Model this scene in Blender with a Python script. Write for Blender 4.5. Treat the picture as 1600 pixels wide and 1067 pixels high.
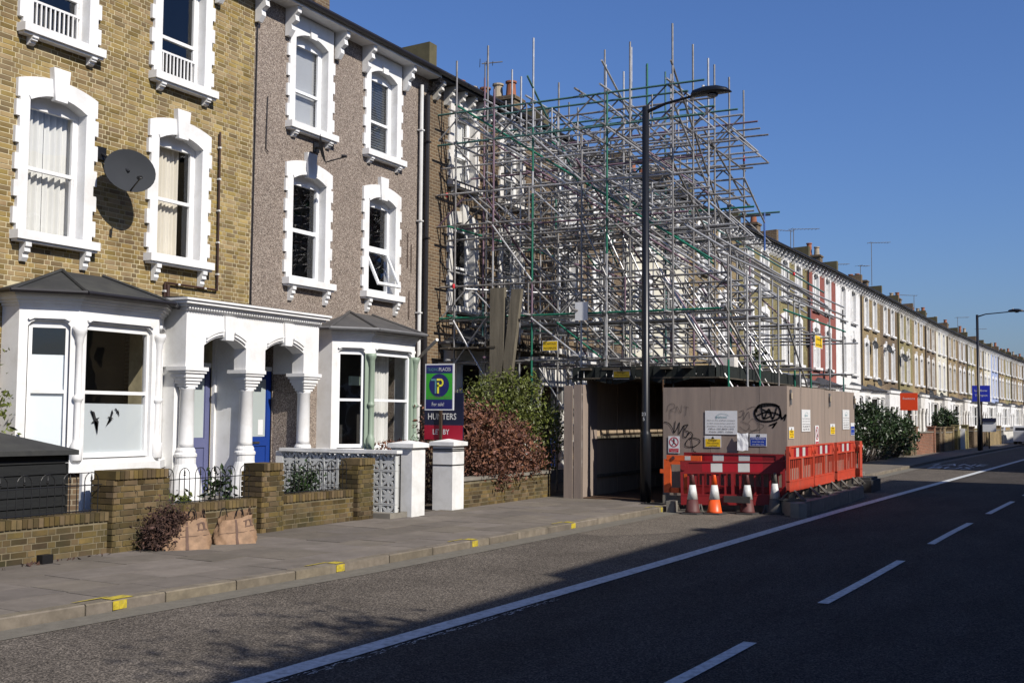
import bpy, math, random
from mathutils import Matrix, Vector
random.seed(7)
SC = bpy.context.scene
for _o in list(bpy.data.objects): bpy.data.objects.remove(_o)
COL = SC.collection
R = math.radians

# ------------------------------------------------------------------ camera, sky, sun
cam_d = bpy.data.cameras.new("camera"); cam = bpy.data.objects.new("camera", cam_d); COL.objects.link(cam)
cam_d.sensor_width = 36; cam_d.lens = 40.05; cam_d.clip_end = 3000; cam_d.clip_start = .1
cam.matrix_world = Matrix(((0.46220, -0.06138, -0.88465, 0), (-0.88674, -0.02372, -0.46165, 0), (0.00735, 0.99783, -0.06539, 1.82), (0, 0, 0, 1)))
SC.camera = cam
SUN_EL, SUN_AZ = 39.0, 18.0          # azimuth measured from the street's perpendicular towards the near end
w = bpy.data.worlds.new("World"); SC.world = w; w.use_nodes = True
nt = w.node_tree; bg = nt.nodes["Background"]; sky = nt.nodes.new("ShaderNodeTexSky")
sky.sky_type = 'NISHITA'; sky.sun_disc = False; sky.sun_elevation = R(SUN_EL)
sd = Vector((-math.sin(R(SUN_AZ)) * math.cos(R(SUN_EL)), -math.cos(R(SUN_AZ)) * math.cos(R(SUN_EL)), math.sin(R(SUN_EL))))
sky.sun_rotation = math.atan2(sd.x, sd.y); sky.air_density = 1.3; sky.dust_density = 1.0; sky.ozone_density = 8.0; sky.altitude = 0
hs = nt.nodes.new('ShaderNodeVectorMath'); hs.operation = 'MULTIPLY'; hs.inputs[1].default_value = (.68, .75, 1.0); nt.links.new(sky.outputs[0], hs.inputs[0]); nt.links.new(hs.outputs[0], bg.inputs[0]); bg.inputs[1].default_value = 0.086
sl = bpy.data.lights.new("sun", 'SUN'); sun = bpy.data.objects.new("sun", sl); COL.objects.link(sun)
sl.energy = 5.0; sl.angle = R(.5); sl.color = (1, .94, .85)
sun.rotation_euler = sd.to_track_quat('Z', 'Y').to_euler(); sun.location = (0, 0, 40)
SC.view_settings.view_transform = 'Standard'; SC.view_settings.look = 'None'; SC.view_settings.exposure = 0.38; SC.view_settings.gamma = 1
SC.render.engine = 'CYCLES'

# ------------------------------------------------------------------ materials
def node(nt, t, **k):
    n = nt.nodes.new(t)
    for a, b in k.items(): setattr(n, a, b)
    return n
def mat(name, col, rough=.8, var=0., vscale=3., col2=None, bump=0., bscale=80., metal=0., spec=.4, island=0., dirt=None, dscale=1.2, damt=.5, detail=6, stretch=None):
    """procedural: base colour mixed with noise, optional dirt tint, optional per-piece brightness, optional relief"""
    m = bpy.data.materials.new(name); m.use_nodes = True; nt = m.node_tree; L = nt.links.new
    b = nt.nodes["Principled BSDF"]; b.inputs["Roughness"].default_value = rough; b.inputs["Metallic"].default_value = metal
    b.inputs["Specular IOR Level"].default_value = spec
    g = node(nt, "ShaderNodeNewGeometry"); pos = g.outputs["Position"]
    if stretch:
        mp = node(nt, "ShaderNodeMapping"); L(pos, mp.inputs[0]); mp.inputs["Scale"].default_value = stretch; pos = mp.outputs[0]
    col = tuple(x * .88 for x in col); col2 = col2 and tuple(x * .88 for x in col2); dirt = dirt and tuple(x * .88 for x in dirt)
    c2 = col2 or tuple(x * (1 - var) for x in col)
    n = node(nt, "ShaderNodeTexNoise"); n.inputs["Scale"].default_value = vscale; n.inputs["Detail"].default_value = detail; n.inputs["Roughness"].default_value = .65; L(pos, n.inputs["Vector"])
    r = node(nt, "ShaderNodeMapRange"); r.inputs[1].default_value = .32; r.inputs[2].default_value = .68; L(n.outputs[0], r.inputs[0])
    mx = node(nt, "ShaderNodeMix", data_type='RGBA'); mx.inputs[6].default_value = (*col, 1); mx.inputs[7].default_value = (*c2, 1); L(r.outputs[0], mx.inputs[0])
    out = mx.outputs[2]
    if island:
        oi = node(nt, "ShaderNodeObjectInfo"); a = node(nt, "ShaderNodeMath", operation='MULTIPLY_ADD'); L(oi.outputs["Random"], a.inputs[0]); a.inputs[1].default_value = 7.31; L(g.outputs["Random Per Island"], a.inputs[2])
        f = node(nt, "ShaderNodeMath", operation='FRACT'); L(a.outputs[0], f.inputs[0])
        mr = node(nt, "ShaderNodeMapRange"); mr.inputs[3].default_value = 1 - island; mr.inputs[4].default_value = 1 + island * .6; L(f.outputs[0], mr.inputs[0])
        a2 = node(nt, "ShaderNodeMath", operation='MULTIPLY'); L(f.outputs[0], a2.inputs[0]); a2.inputs[1].default_value = 17.7
        f2 = node(nt, "ShaderNodeMath", operation='FRACT'); L(a2.outputs[0], f2.inputs[0])
        hs = node(nt, "ShaderNodeHueSaturation"); L(out, hs.inputs["Color"]); L(mr.outputs[0], hs.inputs["Value"])
        hm = node(nt, "ShaderNodeMapRange"); hm.inputs[3].default_value = .492; hm.inputs[4].default_value = .508; L(f2.outputs[0], hm.inputs[0]); L(hm.outputs[0], hs.inputs["Hue"])
        sm = node(nt, "ShaderNodeMapRange"); sm.inputs[3].default_value = .86; sm.inputs[4].default_value = 1.12; L(f2.outputs[0], sm.inputs[0]); L(sm.outputs[0], hs.inputs["Saturation"])
        out = hs.outputs[0]
    if dirt:
        n2 = node(nt, "ShaderNodeTexNoise"); n2.inputs["Scale"].default_value = dscale; n2.inputs["Detail"].default_value = 8; n2.inputs["Roughness"].default_value = .7; L(pos, n2.inputs["Vector"])
        r2 = node(nt, "ShaderNodeMapRange"); r2.inputs[1].default_value = .45; r2.inputs[2].default_value = .75; r2.inputs[4].default_value = damt; L(n2.outputs[0], r2.inputs[0])
        m2 = node(nt, "ShaderNodeMix", data_type='RGBA'); L(r2.outputs[0], m2.inputs[0]); L(out, m2.inputs[6]); m2.inputs[7].default_value = (*dirt, 1); out = m2.outputs[2]
    L(out, b.inputs["Base Color"])
    if bump:
        n3 = node(nt, "ShaderNodeTexNoise"); n3.inputs["Scale"].default_value = bscale; n3.inputs["Detail"].default_value = 4; L(g.outputs["Position"], n3.inputs["Vector"])
        bp = node(nt, "ShaderNodeBump"); bp.inputs["Strength"].default_value = min(1, bump * 20); bp.inputs["Distance"].default_value = bump; L(n3.outputs[0], bp.inputs["Height"]); L(bp.outputs[0], b.inputs["Normal"])
    return m
def speckle(name, cols, scale=90., rough=.9, bump=.004, big=(.8, 1.15), bigscale=.5):
    """aggregate surface: voronoi cells tinted at random (asphalt, pebbledash)"""
    m = bpy.data.materials.new(name); m.use_nodes = True; nt = m.node_tree; L = nt.links.new; b = nt.nodes["Principled BSDF"]; b.inputs["Roughness"].default_value = rough; b.inputs["Specular IOR Level"].default_value = .08
    g = node(nt, "ShaderNodeNewGeometry"); v = node(nt, "ShaderNodeTexVoronoi"); v.inputs["Scale"].default_value = scale; L(g.outputs["Position"], v.inputs["Vector"])
    s = node(nt, "ShaderNodeSeparateColor"); L(v.outputs["Color"], s.inputs[0]); cr = node(nt, "ShaderNodeValToRGB"); L(s.outputs[0], cr.inputs[0]); cr.color_ramp.interpolation = 'LINEAR'
    el = cr.color_ramp.elements
    while len(el) < len(cols): el.new(.5)
    for i, c in enumerate(cols): el[i].position = i / (len(cols) - 1); el[i].color = (*c, 1)
    mp = node(nt, "ShaderNodeMapping"); mp.inputs["Scale"].default_value = (.35, 1.2, 1) if name == "asphalt" else (1, 1, 1); L(g.outputs["Position"], mp.inputs[0])
    n = node(nt, "ShaderNodeTexNoise"); n.inputs["Scale"].default_value = bigscale; n.inputs["Detail"].default_value = 9; n.inputs["Roughness"].default_value = .62; L(mp.outputs[0], n.inputs["Vector"])
    mr = node(nt, "ShaderNodeMapRange"); mr.inputs[1].default_value = .3; mr.inputs[2].default_value = .7; mr.inputs[3].default_value = big[0]; mr.inputs[4].default_value = big[1]; L(n.outputs[0], mr.inputs[0])
    hs = node(nt, "ShaderNodeHueSaturation"); L(cr.outputs[0], hs.inputs["Color"]); L(mr.outputs[0], hs.inputs["Value"]); L(hs.outputs[0], b.inputs["Base Color"])
    bp = node(nt, "ShaderNodeBump"); bp.inputs["Strength"].default_value = .8; bp.inputs["Distance"].default_value = bump; L(v.outputs["Distance"], bp.inputs["Height"]); L(bp.outputs[0], b.inputs["Normal"])
    return m
def brickmat(name, c1, c2, mortar, bump=.006, dirt=(.04, .035, .03), rot=False, damt=.45):
    m = bpy.data.materials.new(name); m.use_nodes = True; nt = m.node_tree; L = nt.links.new; b = nt.nodes["Principled BSDF"]; b.inputs["Roughness"].default_value = .9; b.inputs["Specular IOR Level"].default_value = .2
    g = node(nt, "ShaderNodeNewGeometry"); sx = node(nt, "ShaderNodeSeparateXYZ"); L(g.outputs["Position"], sx.inputs[0]); sn = node(nt, "ShaderNodeSeparateXYZ"); L(g.outputs["Normal"], sn.inputs[0])
    ab = node(nt, "ShaderNodeMath", operation='ABSOLUTE'); L(sn.outputs[0], ab.inputs[0]); gt = node(nt, "ShaderNodeMath", operation='GREATER_THAN'); L(ab.outputs[0], gt.inputs[0]); gt.inputs[1].default_value = .7
    mu = node(nt, "ShaderNodeMix", data_type='FLOAT'); L(gt.outputs[0], mu.inputs[0]); L(sx.outputs[0], mu.inputs[2]); L(sx.outputs[1], mu.inputs[3])
    cx = node(nt, "ShaderNodeCombineXYZ"); L(mu.outputs[0], cx.inputs[0]); L(sx.outputs[2], cx.inputs[1])
    t = node(nt, "ShaderNodeTexBrick"); L(cx.outputs[0], t.inputs["Vector"]); t.inputs["Scale"].default_value = 1; t.inputs["Brick Width"].default_value = .225; t.inputs["Row Height"].default_value = .075; t.inputs["Mortar Size"].default_value = .009; t.inputs["Mortar Smooth"].default_value = .2; t.inputs["Bias"].default_value = -.1
    t.inputs["Color1"].default_value = (*c1, 1); t.inputs["Color2"].default_value = (*c2, 1); t.inputs["Mortar"].default_value = (*mortar, 1)
    n2 = node(nt, "ShaderNodeTexNoise"); n2.inputs["Scale"].default_value = .9; n2.inputs["Detail"].default_value = 9; n2.inputs["Roughness"].default_value = .7; L(g.outputs["Position"], n2.inputs["Vector"])
    r2 = node(nt, "ShaderNodeMapRange"); r2.inputs[1].default_value = .42; r2.inputs[2].default_value = .7; r2.inputs[4].default_value = damt; L(n2.outputs[0], r2.inputs[0])
    m2 = node(nt, "ShaderNodeMix", data_type='RGBA'); L(r2.outputs[0], m2.inputs[0]); L(t.outputs[0], m2.inputs[6]); m2.inputs[7].default_value = (*dirt, 1)
    L(m2.outputs[2], b.inputs["Base Color"])
    inv = node(nt, "ShaderNodeMath", operation='SUBTRACT'); inv.inputs[0].default_value = 1; L(t.outputs["Fac"], inv.inputs[1])
    bp = node(nt, "ShaderNodeBump"); bp.inputs["Strength"].default_value = .9; bp.inputs["Distance"].default_value = bump; L(inv.outputs[0], bp.inputs["Height"]); L(bp.outputs[0], b.inputs["Normal"])
    return m
def glass(name, tint=(.97, .98, .98), rough=.02, frost=0., ior=1.5):
    """a single sheet: fresnel mix of see-through and mirror, optionally a frosted share"""
    m = bpy.data.materials.new(name); m.use_nodes = True; nt = m.node_tree; nt.nodes.clear(); L = nt.links.new
    o = node(nt, "ShaderNodeOutputMaterial"); t = node(nt, "ShaderNodeBsdfTransparent"); t.inputs[0].default_value = (*tint, 1)
    gl = node(nt, "ShaderNodeBsdfGlossy"); gl.inputs["Roughness"].default_value = rough; gl.inputs[0].default_value = (1, 1, 1, 1)
    nz = node(nt, "ShaderNodeTexNoise"); nz.inputs["Scale"].default_value = 1.4; g = node(nt, "ShaderNodeNewGeometry"); L(g.outputs["Position"], nz.inputs["Vector"])
    bp = node(nt, "ShaderNodeBump"); bp.inputs["Strength"].default_value = .25; bp.inputs["Distance"].default_value = .02; L(nz.outputs[0], bp.inputs["Height"]); L(bp.outputs[0], gl.inputs["Normal"])
    fr = node(nt, "ShaderNodeLayerWeight"); fr.inputs[0].default_value = .5; pw = node(nt, "ShaderNodeMath", operation='POWER'); L(fr.outputs["Facing"], pw.inputs[0]); pw.inputs[1].default_value = 4.5
    ad = node(nt, "ShaderNodeMath", operation='MULTIPLY_ADD'); L(pw.outputs[0], ad.inputs[0]); ad.inputs[1].default_value = .85; ad.inputs[2].default_value = 0.075; ad.use_clamp = True
    mx = node(nt, "ShaderNodeMixShader"); L(ad.outputs[0], mx.inputs[0]); base = t.outputs[0]
    if frost:
        d = node(nt, "ShaderNodeBsdfDiffuse"); d.inputs[0].default_value = (*tint, 1); m0 = node(nt, "ShaderNodeMixShader"); m0.inputs[0].default_value = frost; L(t.outputs[0], m0.inputs[1]); L(d.outputs[0], m0.inputs[2]); base = m0.outputs[0]
    L(base, mx.inputs[1]); L(gl.outputs[0], mx.inputs[2]); L(mx.outputs[0], o.inputs[0])
    return m
MT = {}
def S(k, *a, **kw): MT[k] = mat(k, *a, **kw)
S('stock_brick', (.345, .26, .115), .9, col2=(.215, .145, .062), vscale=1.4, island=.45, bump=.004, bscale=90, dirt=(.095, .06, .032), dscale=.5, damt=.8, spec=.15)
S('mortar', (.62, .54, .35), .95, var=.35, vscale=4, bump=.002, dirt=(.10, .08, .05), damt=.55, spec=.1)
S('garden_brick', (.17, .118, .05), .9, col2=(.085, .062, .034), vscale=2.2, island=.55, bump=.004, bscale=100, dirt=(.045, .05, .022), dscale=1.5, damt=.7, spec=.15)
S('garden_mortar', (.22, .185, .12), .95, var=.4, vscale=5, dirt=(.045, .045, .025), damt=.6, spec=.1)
S('white_paint', (.79, .79, .785), .6, var=.08, vscale=2.5, dirt=(.45, .42, .36), dscale=2.6, damt=.42, bump=.0012, bscale=25)
S('dirty_white', (.72, .70, .66), .7, var=.15, vscale=3, dirt=(.2, .18, .14), dscale=2, damt=.6)
S('cream_paint', (.64, .61, .50), .7, var=.1, dirt=(.4, .36, .25), damt=.4)
S('lilac_paint', (.30, .36, .55), .7, var=.1)
S('red_paint', (.27, .085, .065), .8, var=.25, bump=.004, bscale=40)
S('upvc', (.82, .83, .84), .3, var=.03)
S('sage', (.26, .33, .255), .5, var=.08)
S('slate', (.055, .058, .065), .6, var=.4, vscale=5, island=.3)
S('felt', (.035, .036, .036), .85, var=.35, vscale=3, dirt=(.10, .10, .08), damt=.4, bump=.002)
S('grey_felt', (.075, .072, .072), .85, var=.3, vscale=3, dirt=(.14, .12, .09), damt=.4)
S('lead', (.16, .16, .165), .6, var=.3)
S('black_iron', (.012, .012, .013), .4, var=.2)
S('black_wood', (.010, .011, .011), .6, var=.5, vscale=6, stretch=(1, 1, 12))
S('brown_pipe', (.055, .026, .018), .5, var=.3)
S('black_pipe', (.018, .016, .018), .45, var=.3)
S('white_pipe', (.68, .68, .66), .45, var=.12, dirt=(.3, .28, .24), damt=.4)
S('dark_room', (.03, .028, .026), .9, var=.3)  # backing boxes behind windows: the unlit interior's darkness is in this colour
S('curtain', (.7, .69, .66), .9, var=.08)
S('cream_curtain', (.68, .63, .54), .9, var=.08)
S('blind', (.75, .76, .77), .6, var=.05)
S('grey_blind', (.4, .43, .45), .6, var=.1)
S('purple_door', (.11, .12, .235), .4, var=.06)
S('blue_door', (.012, .045, .24), .35, var=.06)
S('chrome', (.6, .6, .6), .25, metal=1.)
S('paper_white', (.72, .73, .74), .6, var=.06)
S('concrete_block', (.56, .57, .56), .9, var=.15, vscale=6, dirt=(.3, .31, .28), damt=.5, bump=.002)
S('render_white', (.74, .74, .73), .75, var=.07, vscale=4, dirt=(.4, .39, .34), dscale=2, damt=.5, bump=.002, bscale=30)
S('slab', (.185, .160, .135), .9, var=.25, vscale=5, island=.22, dirt=(.09, .08, .066), dscale=1.1, damt=.6, bump=.0025, bscale=60, spec=.2)
S('path', (.26, .24, .21), .9, var=.25, vscale=5)
S('joint', (.05, .045, .038), .95, var=.3)
S('kerb', (.20, .168, .125), .85, var=.35, vscale=6, island=.22, dirt=(.10, .082, .06), dscale=3, damt=.6, bump=.004, bscale=40)
S('gutter_dust', (.155, .14, .112), .95, var=.3, vscale=7, bump=.003, bscale=120)
S('yellow_paint', (.55, .43, .03), .8, var=.5, vscale=18, dirt=(.18, .15, .10), dscale=14, damt=.8)
S('road_paint', (.60, .62, .62), .7, var=.15, vscale=20, dirt=(.07, .068, .065), dscale=13, damt=.8)
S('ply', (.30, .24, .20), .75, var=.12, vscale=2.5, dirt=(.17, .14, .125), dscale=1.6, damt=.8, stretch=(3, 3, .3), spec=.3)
S('ply_bare', (.42, .32, .22), .8, var=.25, vscale=3, stretch=(6, 6, .5))
S('timber', (.19, .165, .12), .85, var=.45, vscale=3, stretch=(5, 5, .5), dirt=(.06, .05, .035), damt=.5)
S('galv', (.54, .54, .54), .36, var=.3, vscale=8, metal=.4, dirt=(.22, .20, .18), dscale=5, damt=.5)
S('galv_old', (.32, .31, .30), .42, var=.4, vscale=8, metal=.35, dirt=(.12, .09, .07), dscale=5, damt=.5)
S('green_tube', (.01, .15, .09), .42, var=.3, vscale=6, spec=.5)
S('teal_tube', (.07, .17, .155), .45, var=.3, vscale=6)
S('purple_tube', (.20, .13, .17), .45, var=.3, vscale=6)
S('blue_tube', (.07, .15, .42), .45, var=.2)
S('red_band', (.55, .02, .03), .5)
S('net', (.012, .017, .015), .9, var=.5, vscale=7, bump=.01, bscale=14)
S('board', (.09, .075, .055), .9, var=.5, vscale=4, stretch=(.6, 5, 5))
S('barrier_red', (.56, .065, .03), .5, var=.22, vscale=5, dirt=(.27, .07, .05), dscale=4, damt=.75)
S('barrier_orange', (.75, .11, .02), .42, var=.14, vscale=5, dirt=(.3, .07, .03), dscale=4, damt=.35)
S('refl_red', (.36, .012, .02), .35, var=.2); S('shade_red', (.22, .012, .014), .45, var=.2); S('refl_white', (.6, .6, .58), .3, var=.15)  # shade_red: barrier red darkened, the shade put into its colour
S('dark_maroon', (.11, .035, .032), .6, var=.3)  # dark maroon, lower in tone than the orange cone
S('cone_orange', (.75, .095, .015), .4, var=.1)
S('cone_white', (.62, .62, .6), .4, dirt=(.25, .23, .22), dscale=9, damt=.6)
S('rubber', (.045, .043, .042), .8, var=.3)
S('rubber_grey', (.13, .12, .105), .85, var=.3)
S('concrete', (.24, .22, .185), .9, var=.3, vscale=4, dirt=(.10, .09, .075), damt=.6, bump=.004, bscale=30)
S('shade_ply', (.10, .055, .03), .8, var=.3, vscale=3, stretch=(6, 6, .5)); S('lamp_black', (.008, .009, .012), .35, var=.1)  # walkway ply: bare board with deep shade put into its colour
S('sack', (.33, .205, .12), .75, var=.45, vscale=9, dirt=(.17, .10, .06), dscale=6, damt=.75, bump=.02, bscale=14)
S('sack_print', (.12, .07, .05), .8, var=.3)
S('twig', (.10, .052, .038), .9, var=.5, vscale=9, island=.5)
S('beech', (.20, .085, .05), .7, var=.4, vscale=8, island=.55)
S('leaf_green', (.13, .155, .028), .5, var=.4, vscale=6, island=.6)
S('leaf_dark', (.028, .055, .014), .45, var=.4, vscale=6, island=.6)
S('bark', (.08, .062, .045), .9, var=.4)
S('soil', (.06, .045, .032), .95, var=.4)
S('dish_grey', (.034, .037, .042), .8, var=.15, spec=.2)
S('pot_red', (.33, .12, .06), .8, var=.3); S('pot_buff', (.40, .33, .24), .8, var=.3)
S('chimney_brick_dark', (.10, .078, .05), .9, var=.4, vscale=4, island=.2)
S('party_render', (.115, .10, .052), .95, var=.4, vscale=2, bump=.01, bscale=12)
S('sign_navy', (.013, .016, .045), .4); S('sign_red', (.36, .008, .03), .4); S('sign_green', (.035, .36, .03), .4); S('sign_blue', (.012, .016, .13), .4)
S('sign_white', (.72, .73, .74), .45, var=.05); S('sign_yellow', (.75, .5, .015), .45); S('sign_mand', (.015, .05, .33), .4); S('sign_prohib', (.45, .02, .04), .4)
S('ink', (.02, .02, .022), .6); S('logo_teal', (.10, .28, .32), .5); S('ink_yellow', (.85, .78, .05), .4); S('ink_olive', (.16, .19, .09), .5)
S('spray', (.015, .013, .013), .6); S('spray_thin', (.085, .07, .065), .7)
S('sign_orange', (.8, .07, .015), .4); S('sign_royal', (.02, .035, .42), .4)
S('car_paint', (.55, .56, .58), .25, spec=.6); S('van_paint', (.72, .72, .72), .3); S('far_grey', (.30, .32, .36), .9, var=.1); S('teal_bin', (.03, .10, .13), .5)
S('dark_wood', (.06, .035, .02), .8, var=.3); S('far_ground', (.12, .12, .10), .95, var=.3, vscale=.1)
MT['asphalt'] = speckle('asphalt', [(.013, .012, .012), (.034, .030, .028), (.050, .045, .040), (.11, .095, .082)], 85, bump=.005, big=(.72, 1.2), bigscale=1.1)
MT['lane_asphalt'] = speckle('lane_asphalt', [(.028, .024, .021), (.07, .061, .052), (.10, .087, .073), (.21, .18, .148)], 85, bump=.005, big=(.78, 1.18), bigscale=.9)
MT['worn_asphalt'] = speckle('worn_asphalt', [(.055, .047, .039), (.105, .09, .073), (.13, .112, .092), (.19, .165, .135)], 70, bump=.003, big=(.85, 1.12), bigscale=1.5)
MT['pebbledash'] = speckle('pebbledash', [(.08, .066, .058), (.19, .155, .128), (.235, .19, .16), (.38, .33, .28)], 66, bump=.01, big=(.9, 1.1), bigscale=1.)
MT['brick_yellow'] = brickmat('brick_yellow', (.26, .185, .085), (.15, .105, .05), (.33, .28, .19))
MT['brick_brown'] = brickmat('brick_brown', (.15, .10, .058), (.09, .062, .04), (.24, .2, .14))
MT['brick_olive'] = brickmat('brick_olive', (.22, .19, .08), (.15, .125, .058), (.27, .24, .14))
MT['brick_red'] = brickmat('brick_red', (.24, .095, .055), (.15, .062, .04), (.26, .2, .15))
MT['chimney_brick'] = MT['brick_brown']
MT['glass'] = glass('glass'); MT['frosted'] = glass('frosted', (.62, .66, .68), .25, .75); MT['frosted_white'] = glass('frosted_white', (.74, .78, .80), .2, .92); MT['door_glass'] = glass('door_glass', (.5, .56, .55), .3, .7)

# ------------------------------------------------------------------ mesh builder
class M:
    def __init__(s, o=(0, 0, 0), a=0.):
        s.v = []; s.f = []; s.frame(o, a)
    def frame(s, o=(0, 0, 0), a=0.):
        s.o = o; s.c = math.cos(a); s.s = math.sin(a); return s
    def P(s, x, y, z):
        s.v.append((s.o[0] + x * s.c - y * s.s, s.o[1] + x * s.s + y * s.c, s.o[2] + z)); return len(s.v) - 1
    def box(s, x0, x1, y0, y1, z0, z1, back=True):
        i = len(s.v)
        for z in (z0, z1):
            for x, y in ((x0, y0), (x1, y0), (x1, y1), (x0, y1)): s.P(x, y, z)
        s.f += [(i, i + 1, i + 5, i + 4), (i + 1, i + 2, i + 6, i + 5), (i + 3, i, i + 4, i + 7), (i + 4, i + 5, i + 6, i + 7), (i + 3, i + 2, i + 1, i)]
        if back: s.f.append((i + 2, i + 3, i + 7, i + 6))
        return s
    def quad(s, *p):
        i = len(s.v)
        for q in p: s.P(*q)
        s.f.append(tuple(range(i, i + len(p)))); return s
    def prism(s, pts, y0, y1):
        """outline in (x,z), counter-clockwise seen from the street, extruded from y0 (front) to y1"""
        n = len(pts); i = len(s.v)
        for y in (y0, y1):
            for x, z in pts: s.P(x, y, z)
        s.f.append(tuple(range(i, i + n))); s.f.append(tuple(range(i + 2 * n - 1, i + n - 1, -1)))
        for k in range(n):
            j = (k + 1) % n; s.f.append((i + j, i + k, i + n + k, i + n + j))
        return s
    def slab(s, pts, z0, z1):
        """outline in (x,y) extruded in z"""
        n = len(pts); i = len(s.v)
        for z in (z0, z1):
            for x, y in pts: s.P(x, y, z)
        s.f.append(tuple(range(i + n - 1, i - 1, -1))); s.f.append(tuple(range(i + n, i + 2 * n)))
        for k in range(n):
            j = (k + 1) % n; s.f.append((i + k, i + j, i + n + j, i + n + k))
        return s
    def tube(s, p, q, r, r2=None, n=8, cap=True):
        r2 = r if r2 is None else r2; p = Vector(p); q = Vector(q); d = (q - p)
        if d.length < 1e-6: return s
        d.normalize(); u = d.cross(Vector((0, 0, 1)) if abs(d.z) < .9 else Vector((1, 0, 0))).normalized(); w_ = d.cross(u); i = len(s.v)
        for c, rr in ((p, r), (q, r2)):
            for k in range(n):
                a = 2 * math.pi * k / n; t = c + (u * math.cos(a) + w_ * math.sin(a)) * rr; s.P(*t)
        for k in range(n):
            j = (k + 1) % n; s.f.append((i + k, i + j, i + n + j, i + n + k))
        if cap: s.f.append(tuple(range(i + n - 1, i - 1, -1))); s.f.append(tuple(range(i + n, i + 2 * n)))
        return s
    def lathe(s, x, y, prof, n=16):
        """profile = [(radius, z)...] about the vertical at x, y"""
        i = len(s.v)
        for r, z in prof:
            for k in range(n):
                a = 2 * math.pi * (k + .5) / n; s.P(x + r * math.cos(a), y + r * math.sin(a), z)
        for m_ in range(len(prof) - 1):
            for k in range(n):
                j = (k + 1) % n; s.f.append((i + m_ * n + k, i + m_ * n + j, i + (m_ + 1) * n + j, i + (m_ + 1) * n + k))
        s.f.append(tuple(range(i + n - 1, i - 1, -1))); e = i + (len(prof) - 1) * n; s.f.append(tuple(range(e, e + n)))
        return s
    def build(s, name, m, parent=None, smooth=False, loc=None, raw=False):
        """parent = Empty or part: vertices are given in the thing's frame (or world frame when top-level)"""
        me = bpy.data.meshes.new(name); org = (0, 0, 0)
        if parent is None and not raw and s.v:
            xs = [p[0] for p in s.v]; ys = [p[1] for p in s.v]; zs = [p[2] for p in s.v]
            org = loc or ((min(xs) + max(xs)) / 2, (min(ys) + max(ys)) / 2, min(zs))
        me.from_pydata([(a - org[0], b - org[1], c - org[2]) for a, b, c in s.v], [], s.f)
        ms = m if isinstance(m, (list, tuple)) else [m]
        for k in ms: me.materials.append(MT[k])
        if smooth: me.polygons.foreach_set("use_smooth", [True] * len(me.polygons))
        me.update(); o = bpy.data.objects.new(name, me); COL.objects.link(o); o.location = org
        if parent is not None: o.parent = parent
        return o
def empty(name, loc, rz=0.):
    o = bpy.data.objects.new(name, None); COL.objects.link(o); o.location = loc; o.rotation_euler = (0, 0, rz); o.empty_display_size = .2; return o
def tag(o, label=None, cat=None, group=None, kind=None):
    if label: o['label'] = label
    if cat: o['category'] = cat
    if group: o['group'] = group
    if kind: o['kind'] = kind
    return o
def piece(mesh, name, parent, loc, rot=(0, 0, 0), scale=None):
    o = bpy.data.objects.new(name, mesh); COL.objects.link(o); o.parent = parent; o.location = loc; o.rotation_euler = rot
    if scale: o.scale = scale
    return o
def interp(x, tab):
    if x <= tab[0][0]: return tab[0][1]
    for (a, b), (c, d) in zip(tab, tab[1:]):
        if x <= c: return b + (d - b) * (x - a) / (c - a)
    (a, b), (c, d) = tab[-2:]; return d + (d - b) / (c - a) * (x - c)
def text(m, s, o, u, v, h, width=None, bold=0., align='C'):
    """letters as flat outlines at o, running along u, up along v (world/thing frame)"""
    cu = bpy.data.curves.new("t", 'FONT'); cu.body = s; cu.size = 1; cu.offset = bold; cu.resolution_u = 2
    ob = bpy.data.objects.new("t", cu); COL.objects.link(ob)
    dg = bpy.context.evaluated_depsgraph_get(); me = ob.evaluated_get(dg).to_mesh()
    vs = [tuple(p.co) for p in me.vertices]; fs = [tuple(p.vertices) for p in me.polygons]; ob.evaluated_get(dg).to_mesh_clear()
    bpy.data.objects.remove(ob); bpy.data.curves.remove(cu)
    if not vs: return m
    x0 = min(p[0] for p in vs); x1 = max(p[0] for p in vs); k = h / .72; kx = k if not width else width / (x1 - x0)
    u = Vector(u); v = Vector(v); o = Vector(o); off = {'C': -(x1 - x0) / 2, 'L': 0, 'R': -(x1 - x0)}[align]; i = len(m.v)
    for p in vs: m.P(*(o + u * ((p[0] - x0 + off) * kx) + v * (p[1] * k)))
    m.f += [tuple(a + i for a in f) for f in fs]; return m
def leaves(m, n, sampler, size, rnd, curl=.3):
    for _ in range(n):
        c = Vector(sampler(rnd)); s_ = size * rnd.uniform(.45, 1.55)
        a = Vector((rnd.gauss(0, 1), rnd.gauss(0, 1), rnd.gauss(0, 1))).normalized(); b = a.cross(Vector((rnd.gauss(0, 1), rnd.gauss(0, 1), rnd.gauss(0, 1)))).normalized(); n_ = a.cross(b)
        i = len(m.v)
        for p in (c - a * s_, c - b * s_ * .5 + n_ * s_ * curl, c + a * s_, c + b * s_ * .5 + n_ * s_ * curl): m.P(*p)
        m.f += [(i, i + 1, i + 2), (i, i + 2, i + 3)]
    return m
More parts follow.
